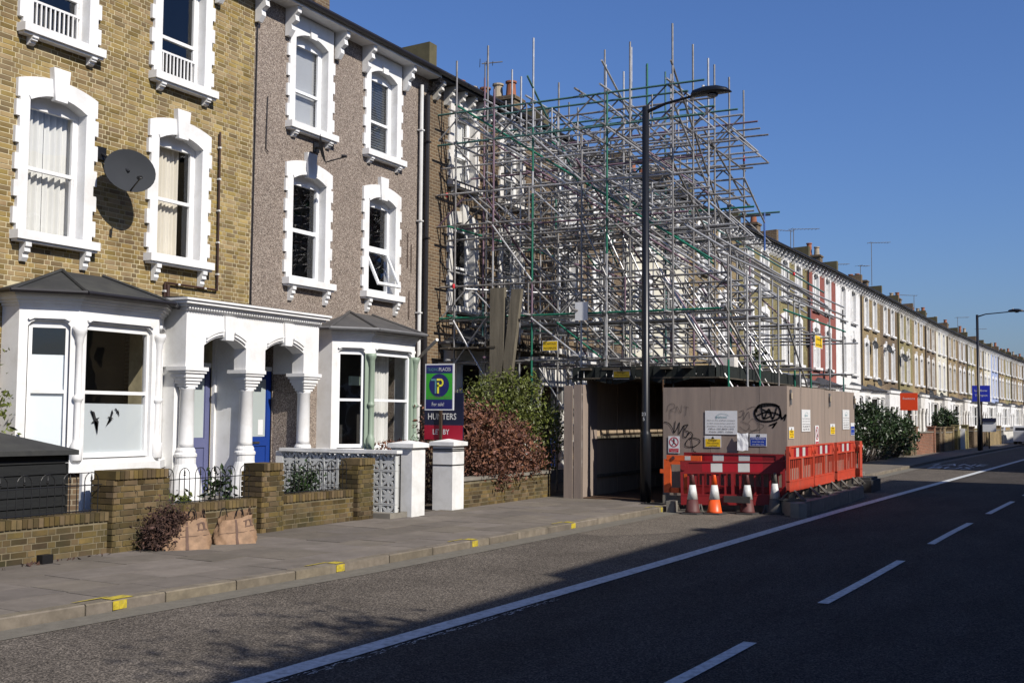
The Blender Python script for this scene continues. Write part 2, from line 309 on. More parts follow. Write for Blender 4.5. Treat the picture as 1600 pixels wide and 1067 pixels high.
# the shape of the street: facade line, front-wall line, kerb, lines
FAC = [(0, 13.8), (34, 13.8), (51, 13.35), (62, 13.08), (80, 12.85), (106, 12.6), (133, 11.8), (160, 10.7), (186, 9.4)]
KERB = [(-40, 8.9), (6, 8.32), (10.6, 7.95), (14, 7.84), (21.5, 7.62), (35, 6.62), (51, 6.5), (74, 5.78), (90, 5.2), (120, 3.6), (170, -.2), (230, -5.5)]
EDGE = [(-40, 5.9), (6, 5.22), (13, 5.0), (22.7, 4.75), (57.6, 3.42), (90, 1.9), (120, .2), (170, -3.6), (230, -9)]
MID = [(-40, 4.6), (6, 2.75), (8.4, 2.64), (13.2, 2.46), (19.5, 2.27), (25.5, 2.02), (57, .6), (90, -1.0), (120, -2.7), (170, -6.6), (230, -12)]
# ------------------------------------------------------------------ ground, road, pavement
def strip(name, xs, f0, f1, z0, m, kind='structure', z1=None, label=None):
    b = M(); i = 0
    for x in xs: b.P(x, f0(x), z0); b.P(x, f1(x), z0 if z1 is None else z1)
    for k in range(len(xs) - 1): b.f.append((2 * k, 2 * k + 2, 2 * k + 3, 2 * k + 1))
    o = b.build(name, m, loc=(0, 0, 0)); tag(o, label, kind=kind); return o
XS = [-40 + 3 * k for k in range(91)]
K = lambda x: interp(x, KERB); E_ = lambda x: interp(x, EDGE); C_ = lambda x: interp(x, MID); F_ = lambda x: interp(x, FAC)
g = M(); g.quad((-900, -900, -.03), (1500, -900, -.03), (1500, 900, -.03), (-900, 900, -.03)); tag(g.build('ground', 'far_ground', loc=(0, 0, 0)), kind='structure')
strip('road', XS, lambda x: K(x) - 11.1, lambda x: K(x) - .01, 0, 'asphalt')
strip('bus_lane', XS, E_, lambda x: K(x) - .015, .0015, 'lane_asphalt')
m = M(); q7 = random.Random(77)
for k in range(170):
    x = 6.2 + q7.random() * 4.2; y = E_(x) - .15 - q7.random() ** 2 * .07; m.quad((x, y, .0085), (x + q7.uniform(.01, .09), y - .004, .0085), (x + q7.uniform(.01, .08), y + q7.uniform(.004, .016), .0085))
tag(m.build('old_line_flecks', 'road_paint', loc=(8, 5, 0)), kind='structure')
strip('road_gutter', XS, lambda x: K(x) - .34, lambda x: K(x) - .02, .004, 'gutter_dust')
m = M(); i = 0; up = [(16.5, 7.55), (19, 7.5), (21.0, 7.4), (21.9, 6.9), (21.9, 5.3), (21.2, 5.05)]; lo = [(19.5, 5.5), (18.4, 5.75), (17.2, 6.2), (16.2, 6.9)]
m.v = [(x, y, .003) for x, y in up + lo]; m.f = [tuple(range(10))[::-1]]; tag(m.build('worn_asphalt_patch', 'worn_asphalt', loc=(18, 6, 0)), kind='structure')
strip('tar_seam', XS, lambda x: K(x) - .385, lambda x: K(x) - .345, .006, 'gutter_dust')
strip('edge_line', XS, lambda x: E_(x) - .1, lambda x: E_(x) + .1, .008, 'road_paint')
for k in range(-4, 22):
    a = -0.95 + 6.22 * k; b = M(); n = 4
    for q in range(n + 1):
        x = a + 3.95 * q / n; b.P(x, C_(x) - .055, .008); b.P(x, C_(x) + .055, .008)
    b.f = [(2 * q, 2 * q + 2, 2 * q + 3, 2 * q + 1) for q in range(n)]; tag(b.build('centre_line_dash', 'road_paint', loc=(a, C_(a), 0)), kind='structure')
b = M()
for wd, xo, wid in (("BUS", 44.9, 1.5), ("LANE", 48.0, 1.9)):
    text(b, wd, (xo, 5.25, .008), (0, -1, 0), (1, 0, 0), 2.2, wid)
tag(b.build('road_lettering', 'road_paint', loc=(46, 5, 0)), kind='structure')
# pavement bed, slabs, kerb
bed = strip('pavement', XS, lambda x: K(x) + .14, lambda x: interp(x, [(-40, 11.1), (22, 11.1), (34, 10.2), (57, 8.7), (75, 7.6), (90, 7.6), (120, 6.2), (170, 3), (230, -2)]), .085, 'joint')
rnd = random.Random(3); sm = []
for (a, c) in ((.9, .6), (.6, .6), (.75, .6)):
    q = M(); q.box(0, a - .01, 0, c - .01, 0, .05); q_ = bpy.data.meshes.new('paving_slab'); q_.from_pydata(q.v, [], q.f); q_.materials.append(MT['slab']); sm.append((a, q_))
cnt = 0; more = M()
for row in range(5):
    x = 3.5 + rnd.uniform(0, .5)
    while x < 34:
        a, me = sm[rnd.choice((0, 0, 1, 2))]; y = 8.32 + row * .6 + (-.0 if x > 12 else .28)
        y0 = K(x) + .16 + row * .6; y1 = K(x + a) + .16 + row * .6
        if y0 < 11.2 and not (x > 21.2 and (y0 < 8.0 or x > 24)) and cnt < 290:
            o = piece(me, 'paving_slab', bed, (x, y0, .05 + rnd.uniform(-.002, .003)), (0, 0, math.atan2(y1 - y0, a))); cnt += 1
        x += a
strip('pavement_paving', [34 + 4 * k for k in range(50)], lambda x: K(x) + .14, lambda x: K(x) + 3.1, .1, 'slab')
kb = empty('kerb', (0, 0, 0)); tag(kb, kind='structure')
x = -3.; n = 0
while x < 60:
    L_ = rnd.uniform(.82, .98) if rnd.random() > .15 else .5
    y0, y1 = K(x), K(x + L_); b = M((x, y0, 0), math.atan2(y1 - y0, L_)); b.slab([(.006, .012), (L_ - .006, .012), (L_ - .006, .15), (.006, .15)], -.02, .1); b.quad((.006, 0, -.02), (L_ - .006, 0, -.02), (L_ - .006, 0, .088), (.006, 0, .088)); b.quad((.006, 0, .088), (L_ - .006, 0, .088), (L_ - .006, .012, .1), (.006, .012, .1))
    b.build('kerb_stone', 'kerb', kb); x += L_; n += 1
b = M()
for x in [60 + 3 * k for k in range(50)]: b.P(x, K(x), -.02); b.P(x, K(x), .1); b.P(x, K(x) + .15, .102)
for k in range(49):
    i = 3 * k; b.f += [(i, i + 3, i + 4, i + 1), (i + 1, i + 4, i + 5, i + 2)]
tag(b.build('kerb_run', 'kerb', kb), kind='stuff')
b = M()
for x, wd in ((7.87, .26), (10.95, .16), (13.96, .16), (17.06, .16), (20.92, .12)):
    y = K(x); b.box(x - wd / 2, x + wd / 2, y - .003, y + .001, .01, .09); b.quad((x - wd / 2, y + .005, .106), (x + wd / 2, y + .005, .106), (x + wd / 2, y + .15, .107), (x - wd / 2, y + .15, .107))
    b.quad((x - .42, y + .17, .108), (x - .02, y + .16, .108), (x - .04, y + .20, .108), (x - .45, y + .195, .108))
b.build('yellow_paint_mark', 'yellow_paint', kb)
strip('right_pavement', XS, lambda x: K(x) - 15.2, lambda x: K(x) - 11.1, .1, 'slab')
b = M()
for (x, y, w_, h_) in ((9.1, 10.1, .5, .12),):
    b.quad((x, y, .107), (x + w_, y - .05, .107), (x + w_ - .1, y + h_, .107), (x + .05, y + h_, .107))
strip('front_yard_ground', [-6 + 4 * k for k in range(14)], lambda x: 11.0, lambda x: 13.85, .09, 'soil')
strip('far_yard_ground', [46 + 4 * k for k in range(46)], lambda x: min(11.0, F_(x) - 4.6 if x < 60 else F_(x) - 5.4), lambda x: F_(x), .08, 'path')

# ------------------------------------------------------------------ house parts (local frame: x along the street, y into the house, z up)
def arc(x0, x1, zs, zc, n=10):
    r = []
    for k in range(n + 1):
        t = k / n; r.append((x0 + (x1 - x0) * t, zs + (zc - zs) * (1 - (2 * t - 1) ** 2)))
    return r
def holed_wall(m, x0, x1, z0, z1, holes, y0, y1):
    """wall slab between y0 and y1 with rectangular openings"""
    zs = sorted({z0, z1, *[h[2] for h in holes], *[h[3] for h in holes]})
    for a, b in zip(zs, zs[1:]):
        hs = sorted(h for h in holes if h[2] <= a + 1e-6 and h[3] >= b - 1e-6); x = x0
        for h in hs:
            if h[0] > x + 1e-6: m.box(x, h[0], y0, y1, a, b)
            x = h[1]
        if x1 > x + 1e-6: m.box(x, x1, y0, y1, a, b)
def surround_mesh(x0, x1, z0, zs, zc, top, key, lod, frieze=None):
    m = M(); rnd = random.Random(int(x0 * 100)); yo, yi = -.045, .13
    for s, xe in ((-1, x0), (1, x1)):
        a, b = (xe - .17, xe) if s < 0 else (xe, xe + .17); m.box(a, b, yo, yi, z0, zs)
        if lod < 2:
            z = z0 + .1
            while z + .2 < zs - .05:
                q = (xe - .235, xe - .17) if s < 0 else (xe + .17, xe + .235)
                m.box(q[0], q[1], yo, .012, z, z + .235); z += .39
    if frieze is None:
        inn = arc(x0 + .0, x1 - .0, zs, zc, 10); out = arc(x0 - .215, x1 + .215, top, top + .13, 10)
        ring = [(x0 - .215, zs + .0)] + [(x0, zs)] + inn[1:-1] + [(x1, zs), (x1 + .215, zs)] + out[::-1]
        # split in columns so that every face stays convex
        n = 10
        for k in range(n):
            a0, a1 = inn[k], inn[k + 1]; b0, b1 = out[k], out[k + 1]
            m.prism([a0, a1, b1, b0], yo, yi if True else .02)
        m.prism([(x0 - .215, zs), (x0, zs), (x0 - .215, top)], yo, .012); m.prism([(x1, zs), (x1 + .215, zs), (x1 + .215, top)], yo, .012)
        xm = (x0 + x1) / 2; m.prism([(xm - .11, zc - .06), (xm + .11, zc - .06), (xm + .155, key), (xm - .155, key)], yo - .045, .01)
        if lod < 1:
            mo = arc(x0 - .03, x1 + .03, zs + .05, zc + .05, 8); mi = arc(x0 - .0, x1 + .0, zs + .0, zc + .0, 8)
            for k in range(8):
                if k in (3, 4): continue
                m.prism([mi[k], mi[k + 1], mo[k + 1], mo[k]], yo - .018, yo - .001)
    else:
        inn = arc(x0, x1, zs, zc, 8)
        for k in range(8):
            a0, a1 = inn[k], inn[k + 1]; m.prism([a0, a1, (a1[0], frieze), (a0[0], frieze)], yo, yi)
        m.box(x0 - .17, x0, yo, yi, zs, frieze); m.box(x1, x1 + .17, yo, yi, zs, frieze)
        xm = (x0 + x1) / 2; m.prism([(xm - .09, zc - .05), (xm + .09, zc - .05), (xm + .11, zc + .13), (xm - .11, zc + .13)], yo - .035, yo + .005)
    return m
def console(m, x, w_, ztop, h, d, y=0.):
    """scrolled bracket under a sill or eaves"""
    pr = [(-.0, ztop), (-d, ztop), (-d * 1.0, ztop - h * .22), (-d * .78, ztop - h * .30), (-d * .85, ztop - h * .5), (-d * .5, ztop - h * .62), (-d * .55, ztop - h * .8), (-d * .28, ztop - h), (0, ztop - h)]
    i = len(m.v); n = len(pr)
    for xx in (x - w_ / 2, x + w_ / 2):
        for (yy, zz) in pr: m.P(xx, y + yy, zz)
    m.f.append(tuple(range(i, i + n))[::1]); m.f.append(tuple(range(i + 2 * n - 1, i + n - 1, -1)))
    for k in range(n):
        j = (k + 1) % n; m.f.append((i + j, i + k, i + n + k, i + n + j))
def curtain_mesh(x0, x1, z0, z1, y, n=40, amp=.03, gap=None, freq=9., seed=0):
    m = M(); r = random.Random(seed); ph = r.uniform(0, 6); prev = None
    for k in range(n + 1):
        x = x0 + (x1 - x0) * k / n; yy = y + amp * (math.sin(freq * 2 * math.pi * k / n + ph) + .5 * math.sin(freq * 4.7 * k / n + ph * 2)); dz = r.uniform(-.004, .004)
        a = m.P(x, yy, z0 + dz); b = m.P(x, yy * 1.0, z1)
        if prev and not (gap and gap[0] < x < gap[1]): m.f.append((prev[0], a, b, prev[1]))
        prev = (a, b)
    return m
def window(par, x0, x1, z0, zs, zc, st, lod, top=None, key=None, frieze=None, inside='dark', frame='white_paint', kind='sash', rail=None, guard=False, bracket=.27, seed=0, trim='white_paint'):
    """arched sash window with surround, sill on two brackets, frame, panes and what hangs behind it"""
    zm = rail or (z0 + (zs - z0) * .5); f = M(); t = .055 if kind == 'sash' else .075; y = .13
    n = 8 if lod < 2 else 4; inn = arc(x0, x1, zs, zc, n); low = zs - .07
    f.box(x0, x0 + t, y, y + .07, z0, low); f.box(x1 - t, x1, y, y + .07, z0, low); f.box(x0 + t, x1 - t, y, y + .07, z0, z0 + t * 1.2)
    for k in range(n): f.prism([(inn[k][0], low), (inn[k + 1][0], low), inn[k + 1], inn[k]], y, y + .07)
    f.box(x0 + t, x1 - t, y + .005, y + .065, zm - t * .5, zm + t * .5)
    if kind == 'sash':      # lower sash sits further in, with horns on the upper one
        for xe in (x0 + t, x1 - t - .04): f.box(xe, xe + .04, y + .012, y + .06, z0 + t * 1.2, low)
        if lod < 1:
            for xe in (x0 + t + .005, x1 - t - .035): f.box(xe, xe + .03, y + .008, y + .04, zm - .1, zm - t * .5)
    fr = f.build('window', frame, par)
    if lod < 3:
        surround_mesh(x0, x1, z0, zs, zc, top or zs + .27, key or zs + .56, lod, frieze).build('surround', trim, fr)
    sl_ = M(); sl_.box(x0 - .235, x1 + .235, -.17, .13, z0 - .125, z0 - .0); sl_.box(x0 - .21, x1 + .21, -.13, .0, z0 - .16, z0 - .125); sl_.build('sill', trim, fr)
    if lod < 2 and bracket:
        for xb in (x0 - .02, x1 + .04):
            q = M(); console(q, xb, .1, z0 - .16, bracket, .14); q.build('bracket', trim, fr)
    for a, b, yy in ((z0 + t, zm, y + .045), (zm, low, y + .03)):
        if kind == 'open' and a < zm - .1: continue
        q = M(); q.quad((x0 + t, yy, a), (x1 - t, yy, a), (x1 - t, yy, b), (x0 + t, yy, b)); q.build('pane', 'glass', fr)
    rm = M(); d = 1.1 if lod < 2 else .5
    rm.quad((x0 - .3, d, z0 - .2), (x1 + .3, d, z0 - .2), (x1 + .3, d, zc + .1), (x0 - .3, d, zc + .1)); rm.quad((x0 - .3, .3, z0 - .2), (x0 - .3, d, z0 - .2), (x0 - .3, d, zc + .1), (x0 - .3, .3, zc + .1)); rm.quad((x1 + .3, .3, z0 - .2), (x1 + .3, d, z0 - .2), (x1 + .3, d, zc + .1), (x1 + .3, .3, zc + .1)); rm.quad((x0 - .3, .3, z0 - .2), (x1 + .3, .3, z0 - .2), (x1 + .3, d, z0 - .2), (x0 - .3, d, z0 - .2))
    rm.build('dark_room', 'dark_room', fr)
    if inside == 'curtain': curtain_mesh(x0 - .02, x1 + .02, z0, zc, .3, 90, .028, (x0 + .52, x0 + .545), 10, seed).build('curtain', 'curtain', fr)
    elif inside == 'cream': curtain_mesh(x0 - .02, x1 - .22, z0, zc, .3, 70, .022, None, 9, seed).build('curtain', 'cream_curtain', fr)
    elif inside == 'half': curtain_mesh(x0 - .02, x0 + (x1 - x0) * .45, z0, zc, .3, 40, .022, None, 5, seed).build('curtain', 'curtain', fr)
    elif inside in ('blind', 'grey'):
        q = M(); z = z0
        while z < zc: q.quad((x0 + .03, .28, z), (x1 - .03, .28, z), (x1 - .03, .25, z + (.052 if inside == 'blind' else .03)), (x0 + .03, .25, z + (.052 if inside == 'blind' else .03))); z += .055
        q.build('blind', 'blind' if inside == 'blind' else 'grey_blind', fr)
    elif inside == 'net':
        q = M(); q.quad((x0, .25, z0), (x1, .25, z0), (x1, .25, zc), (x0, .25, zc)); q.build('net_curtain', 'curtain', fr)
    if guard:
        q = M(); q.box(x0 + t, x1 - t, .1, .125, z0 + .44, z0 + .475); k = x0 + t + .03
        while k < x1 - t - .02: q.box(k, k + .022, .102, .122, z0 + .0, z0 + .44); k += .083
        q.build('guard_rail', frame, fr)
    if kind == 'open':
        wz = zm - t * .5; hh = wz - z0 - t; an = R(26); q = M(); c, s = math.cos(an), math.sin(an)
        def hp(u, v): return (u, y - .01 - v * s, wz - v * c)
        def bar(u0, u1, v0, v1):
            q.quad(hp(u0, v1), hp(u1, v1), hp(u1, v0), hp(u0, v0)); a_, b_, c2, d2 = hp(u0, v1), hp(u1, v1), hp(u1, v0), hp(u0, v0)
            dy, dz = .045 * c, -.045 * s
            sh = lambda p: (p[0], p[1] + dy, p[2] + dz)
            q.quad(sh(d2), sh(c2), sh(b_), sh(a_)); q.quad(a_, sh(a_), sh(b_), b_); q.quad(d2, c2, sh(c2), sh(d2)); q.quad(a_, d2, sh(d2), sh(a_)); q.quad(b_, sh(b_), sh(c2), c2)
        bar(x0 + t, x1 - t, 0, .06); bar(x0 + t, x1 - t, hh - .06, hh); bar(x0 + t, x0 + t + .055, .06, hh - .06); bar(x1 - t - .055, x1 - t, .06, hh - .06)
        sa = q.build('open_sash', frame, fr); q = M(); q.quad(*[(a, b + .02, c_) for a, b, c_ in (hp(x0 + t + .05, hh - .05), hp(x1 - t - .05, hh - .05), hp(x1 - t - .05, .05), hp(x0 + t + .05, .05))]); q.build('pane', 'glass', fr)
    return fr
def offpath(pts, d):
    """move a plan polyline outwards by d (outwards = right-hand side walking left to right towards -y)"""
    out = []
    for i, p in enumerate(pts):
        ns = []
        for a, b in ((i - 1, i), (i, i + 1)):
            if a < 0 or b >= len(pts): continue
            dx, dy = pts[b][0] - pts[a][0], pts[b][1] - pts[a][1]; l = math.hypot(dx, dy); ns.append((dy / l, -dx / l))
        if len(ns) == 1: n = ns[0]; k = 1
        else:
            n = (ns[0][0] + ns[1][0], ns[0][1] + ns[1][1]); l = math.hypot(*n); n = (n[0] / l, n[1] / l); k = 1 / max(.3, n[0] * ns[0][0] + n[1] * ns[0][1])
        out.append((p[0] + n[0] * d * k, p[1] + n[1] * d * k))
    return out
COLONNETTE = [(.075, 0), (.085, .02), (.085, .22), (.06, .27), (.045, .32), (.045, .82), (.05, .84), (.075, .87), (.075, .90), (.05, .93), (.045, .95), (.045, 1.66), (.055, 1.68), (.06, 1.74), (.08, 1.79), (.10, 1.84), (.10, 1.9)]
def bay(par, xa, xb, lod, wallm, trim, frame, post, roofm, fills, d=.85, canted=.62, ret=.35, col=True):
    """canted ground-floor bay: base, sill, posts with colonnettes, arched heads, cornice, hipped lead roof"""
    pts = [(xa, 0), (xa, -ret), (xa + canted, -d), (xb - canted, -d), (xb, -ret), (xb, 0)]
    by = M(); poly = pts; by.slab(poly, .02, .98); bo = by.build('bay', wallm, par)
    s_ = M(); s_.slab(offpath(pts, .075), .98, 1.1); s_.slab(offpath(pts, .03), 1.1, 1.16); s_.build('bay_sill', trim, bo)
    h = M()
    sg = [(0, 1), (1, 2), (2, 3), (3, 4), (4, 5)]
    for a, b in sg:
        p, q = pts[a], pts[b]; L_ = math.hypot(q[0] - p[0], q[1] - p[1]); h.frame((p[0], p[1], 0), math.atan2(q[1] - p[1], q[0] - p[0]))
        if a in (0, 4): h.box(0, L_, 0, .1, 1.16, 3.32); continue
        pw = .13 if a == 2 else .12; hp = M((p[0], p[1], 0), math.atan2(q[1] - p[1], q[0] - p[0]))
        for (u0, u1, inner) in ((0, pw, a > 1), (L_ - pw, L_, a < 3)): (hp if post and inner else h).box(u0, u1, 0, .16, 1.16, 3.04)
        if hp.v: hp.build('bay_post', post, bo)
        w0, w1 = pw, L_ - pw; zt = 3.04
        for (z_a, z_b, m0) in ((zt, zt + .07, .05), (zt + .07, 3.32, 0)):
            pass
        h.prism([(0, zt), (w0 + .0, zt), (w0 + .04, zt + .05), (w0 + .1, zt + .08), (w1 - .1, zt + .08), (w1 - .04, zt + .05), (w1, zt), (L_, zt), (L_, 3.32), (0, 3.32)], 0, .16)
        if lod < 2:
            h.prism([(w0 + .02, zt + .075), (w0 + .08, zt + .105), (w1 - .08, zt + .105), (w1 - .02, zt + .075), (w1 - .0, zt + .1), (w1 - .07, zt + .15), (w0 + .07, zt + .15), (w0 + .0, zt + .1)], -.035, -.001)
            h.prism([(w0 + .0, zt + .105), (w1 - .0, zt + .105), (w1 - .07, zt + .17), (w0 + .07, zt + .17)], -.02, -.0012)
    h.frame(); h.build('bay_head', trim if post is None else trim, bo)
    c = M()
    for o_, a, b in ((.02, 3.32, 3.36), (.05, 3.36, 3.40), (.09, 3.40, 3.45), (.13, 3.45, 3.50)): c.slab(offpath(pts, o_), a, b)
    c.build('bay_cornice', trim, bo)
    e = offpath(pts, .2); zr = 3.52; w_ = xb - xa; r0, r1 = (xa + w_ * .36, -.02, 3.93), (xa + w_ * .64, -.02, 3.93); r = M()
    ee = [(x, y, zr) for x, y in e]; r.quad(ee[0], ee[1], r0); r.quad(ee[1], ee[2], r0); r.quad(ee[2], ee[3], r1, r0); r.quad(ee[3], ee[4], r1); r.quad(ee[4], ee[5], r1); r.slab(e, zr - .025, zr - .001); ro = r.build('bay_roof', roofm, bo)
    if lod < 2:
        for a, b in ((ee[2], r0), (ee[3], r1), (ee[1], r0)):
            q = M(); q.tube((a[0], a[1], a[2] + .012), (b[0], b[1], b[2] + .015), .028, n=6); q.build('hip_roll', roofm, ro)
        q = M(); gp = offpath(pts, .235)
        for a, b in zip(gp, gp[1:]): q.tube((*a, zr - .01), (*b, zr - .01), .035, n=6)
        q.build('bay_gutter', 'black_pipe' if roofm == 'felt' else 'lead', bo)
    if col and lod < 2:
        for i in (2, 3):
            q = M(); q.lathe(*offpath(pts, .01)[i], [(r_, 1.14 + z_) for r_, z_ in COLONNETTE], 12); q.build('colonnette', post or trim, bo, smooth=True)
    for i, (a, b) in enumerate(sg[1:4]):
        p, q_ = pts[a], pts[b]; L_ = math.hypot(q_[0] - p[0], q_[1] - p[1]); fr = (p[0], p[1], 0); an = math.atan2(q_[1] - p[1], q_[0] - p[0]); fill = fills[i]
        x0, x1, z0, z1, zm = .13, L_ - .13, 1.18, 3.12, 2.12; f = M(fr, an); t = .05; y = .06
        f.box(x0, x0 + t, y, y + .06, z0, z1); f.box(x1 - t, x1, y, y + .06, z0, z1); f.box(x0 + t, x1 - t, y, y + .06, z0, z0 + .07); f.box(x0 + t, x1 - t, y, y + .06, z1 - .1, z1); f.box(x0 + t, x1 - t, y + .004, y + .056, zm - .025, zm + .025)
        wf = f.build('bay_window', frame, bo)
        for (za, zb) in ((z0 + .06, zm), (zm, z1 - .06)):
            q = M(fr, an); q.quad((x0 + t, y + .035, za), (x1 - t, y + .035, za), (x1 - t, y + .035, zb), (x0 + t, y + .035, zb)); q.build('pane', 'glass', wf)
        q = M(fr, an)
        if fill == 'frost_white': q.quad((x0 + t, y + .05, z0 + .06), (x1 - t, y + .05, z0 + .06), (x1 - t, y + .05, zm + .52), (x0 + t, y + .05, zm + .52)); q.build('frosting', 'frosted_white', wf)
        elif fill == 'frost_low':
            q.quad((x0 + t, y + .05, z0 + .06), (x1 - t, y + .05, z0 + .06), (x1 - t, y + .05, zm - .16), (x0 + t, y + .05, zm - .16)); q.build('frosting', 'frosted', wf); q = M(fr, an)
            for (bx, bz, sc, ro_) in ((x0 + .28, zm - .42, .17, .6), (x0 + .56, zm - .37, .12, 1.4), (x0 + .70, zm - .28, .07, .3)):
                sh = [(-1, .5), (-.55, .42), (-.15, .05), (-.25, -.35), (0, -.12), (.3, .1), (.9, -.75), (.35, .25), (.12, .28), (.25, .6), (-.05, .3), (-.5, .62)]
                i0 = len(q.v)
                for u_, v_ in sh: q.P(bx + sc * (u_ * math.cos(ro_) + v_ * math.sin(ro_)), y + .03, bz + sc * (-u_ * math.sin(ro_) + v_ * math.cos(ro_)))
                for k in range(1, len(sh) - 1): q.f.append((i0 + 2, i0 + (2 + k) % 12, i0 + (3 + k) % 12))
            q.build('bird_sticker', 'ink', wf)
        elif fill == 'curtains':
            curtain_mesh(0, 0, 0, 0, 0, 1); q = curtain_mesh(x0 + .62, x1 - .2, z0, z1, .45, 40, .03, None, 5, 3); q.v = [(fr[0] + a_ * math.cos(an) - b_ * math.sin(an), fr[1] + a_ * math.sin(an) + b_ * math.cos(an), c_) for a_, b_, c_ in q.v]; q.build('curtain', 'curtain', wf)
            q = M(fr, an); q.box(x0 - .1, x1 - .2, .5, .56, 2.42, 2.6); q.build('inner_sash', 'sage', wf)
        elif fill == 'net': q.quad((x0, .3, z0), (x1, .3, z0), (x1, .3, z1), (x0, .3, z1)); q.build('net_curtain', 'curtain', wf)
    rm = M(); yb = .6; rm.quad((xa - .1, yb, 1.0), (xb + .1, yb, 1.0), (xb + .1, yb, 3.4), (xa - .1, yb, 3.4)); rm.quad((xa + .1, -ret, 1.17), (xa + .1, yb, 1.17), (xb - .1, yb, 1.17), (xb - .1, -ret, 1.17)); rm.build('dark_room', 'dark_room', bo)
    return bo
def door(par, x0, x1, z0, z1, y, m, style=0):
    d = M(); d.box(x0, x1, y, y + .05, z0, z1)
    st = .11; gz = z0 + (z1 - z0) * .42
    d.box(x0, x0 + st, y - .018, y - .0005, z0, z1); d.box(x1 - st, x1, y - .018, y - .0005, z0, z1); d.box(x0 + st, x1 - st, y - .018, y - .0005, z1 - .13, z1); d.box(x0 + st, x1 - st, y - .018, y - .0005, gz - .1, gz + .05); d.box(x0 + st, x1 - st, y - .018, y - .0005, z0, z0 + .16)
    o = d.build('door', m, par); q = M(); q.quad((x0 + st + .02, y - .004, gz + .07), (x1 - st - .02, y - .004, gz + .07), (x1 - st - .02, y - .004, z1 - .15), (x0 + st + .02, y - .004, z1 - .15)); q.build('door_glass', 'door_glass', o)
    q = M(); q.lathe(x0 + .07, y - .05, [(.012, gz + .06), (.03, gz + .075), (.034, gz + .09), (.03, gz + .105), (.012, gz + .12)], 10) if style == 0 else q.box(x0 + .1, x1 - .3, y - .03, y - .0188, gz - .06, gz - .02); q.build('handle', 'chrome', o, smooth=style == 0)
    if style: q = M(); q.quad((x1 - st - .22, y - .008, gz + .1), (x1 - st - .08, y - .008, gz + .1), (x1 - st - .08, y - .008, gz + .38), (x1 - st - .22, y - .008, gz + .38)); q.build('notice', 'paper_white', o)
    f = M(); f.box(x0 - .09, x0, y - .04, y + .08, z0, z1 + .08); f.box(x1, x1 + .09, y - .04, y + .08, z0, z1 + .08); f.box(x0, x1, y - .04, y + .08, z1, z1 + .08); f.build('door_frame', 'white_paint', par)
    q = M(); q.quad((x0, y + .02, z1 + .08), (x1, y + .02, z1 + .08), (x1, y + .02, z1 + .62), (x0, y + .02, z1 + .62)); q.build('fanlight', 'glass', par)
    return o
WL, WR = (1.14, 2.17), (3.69, 4.70)
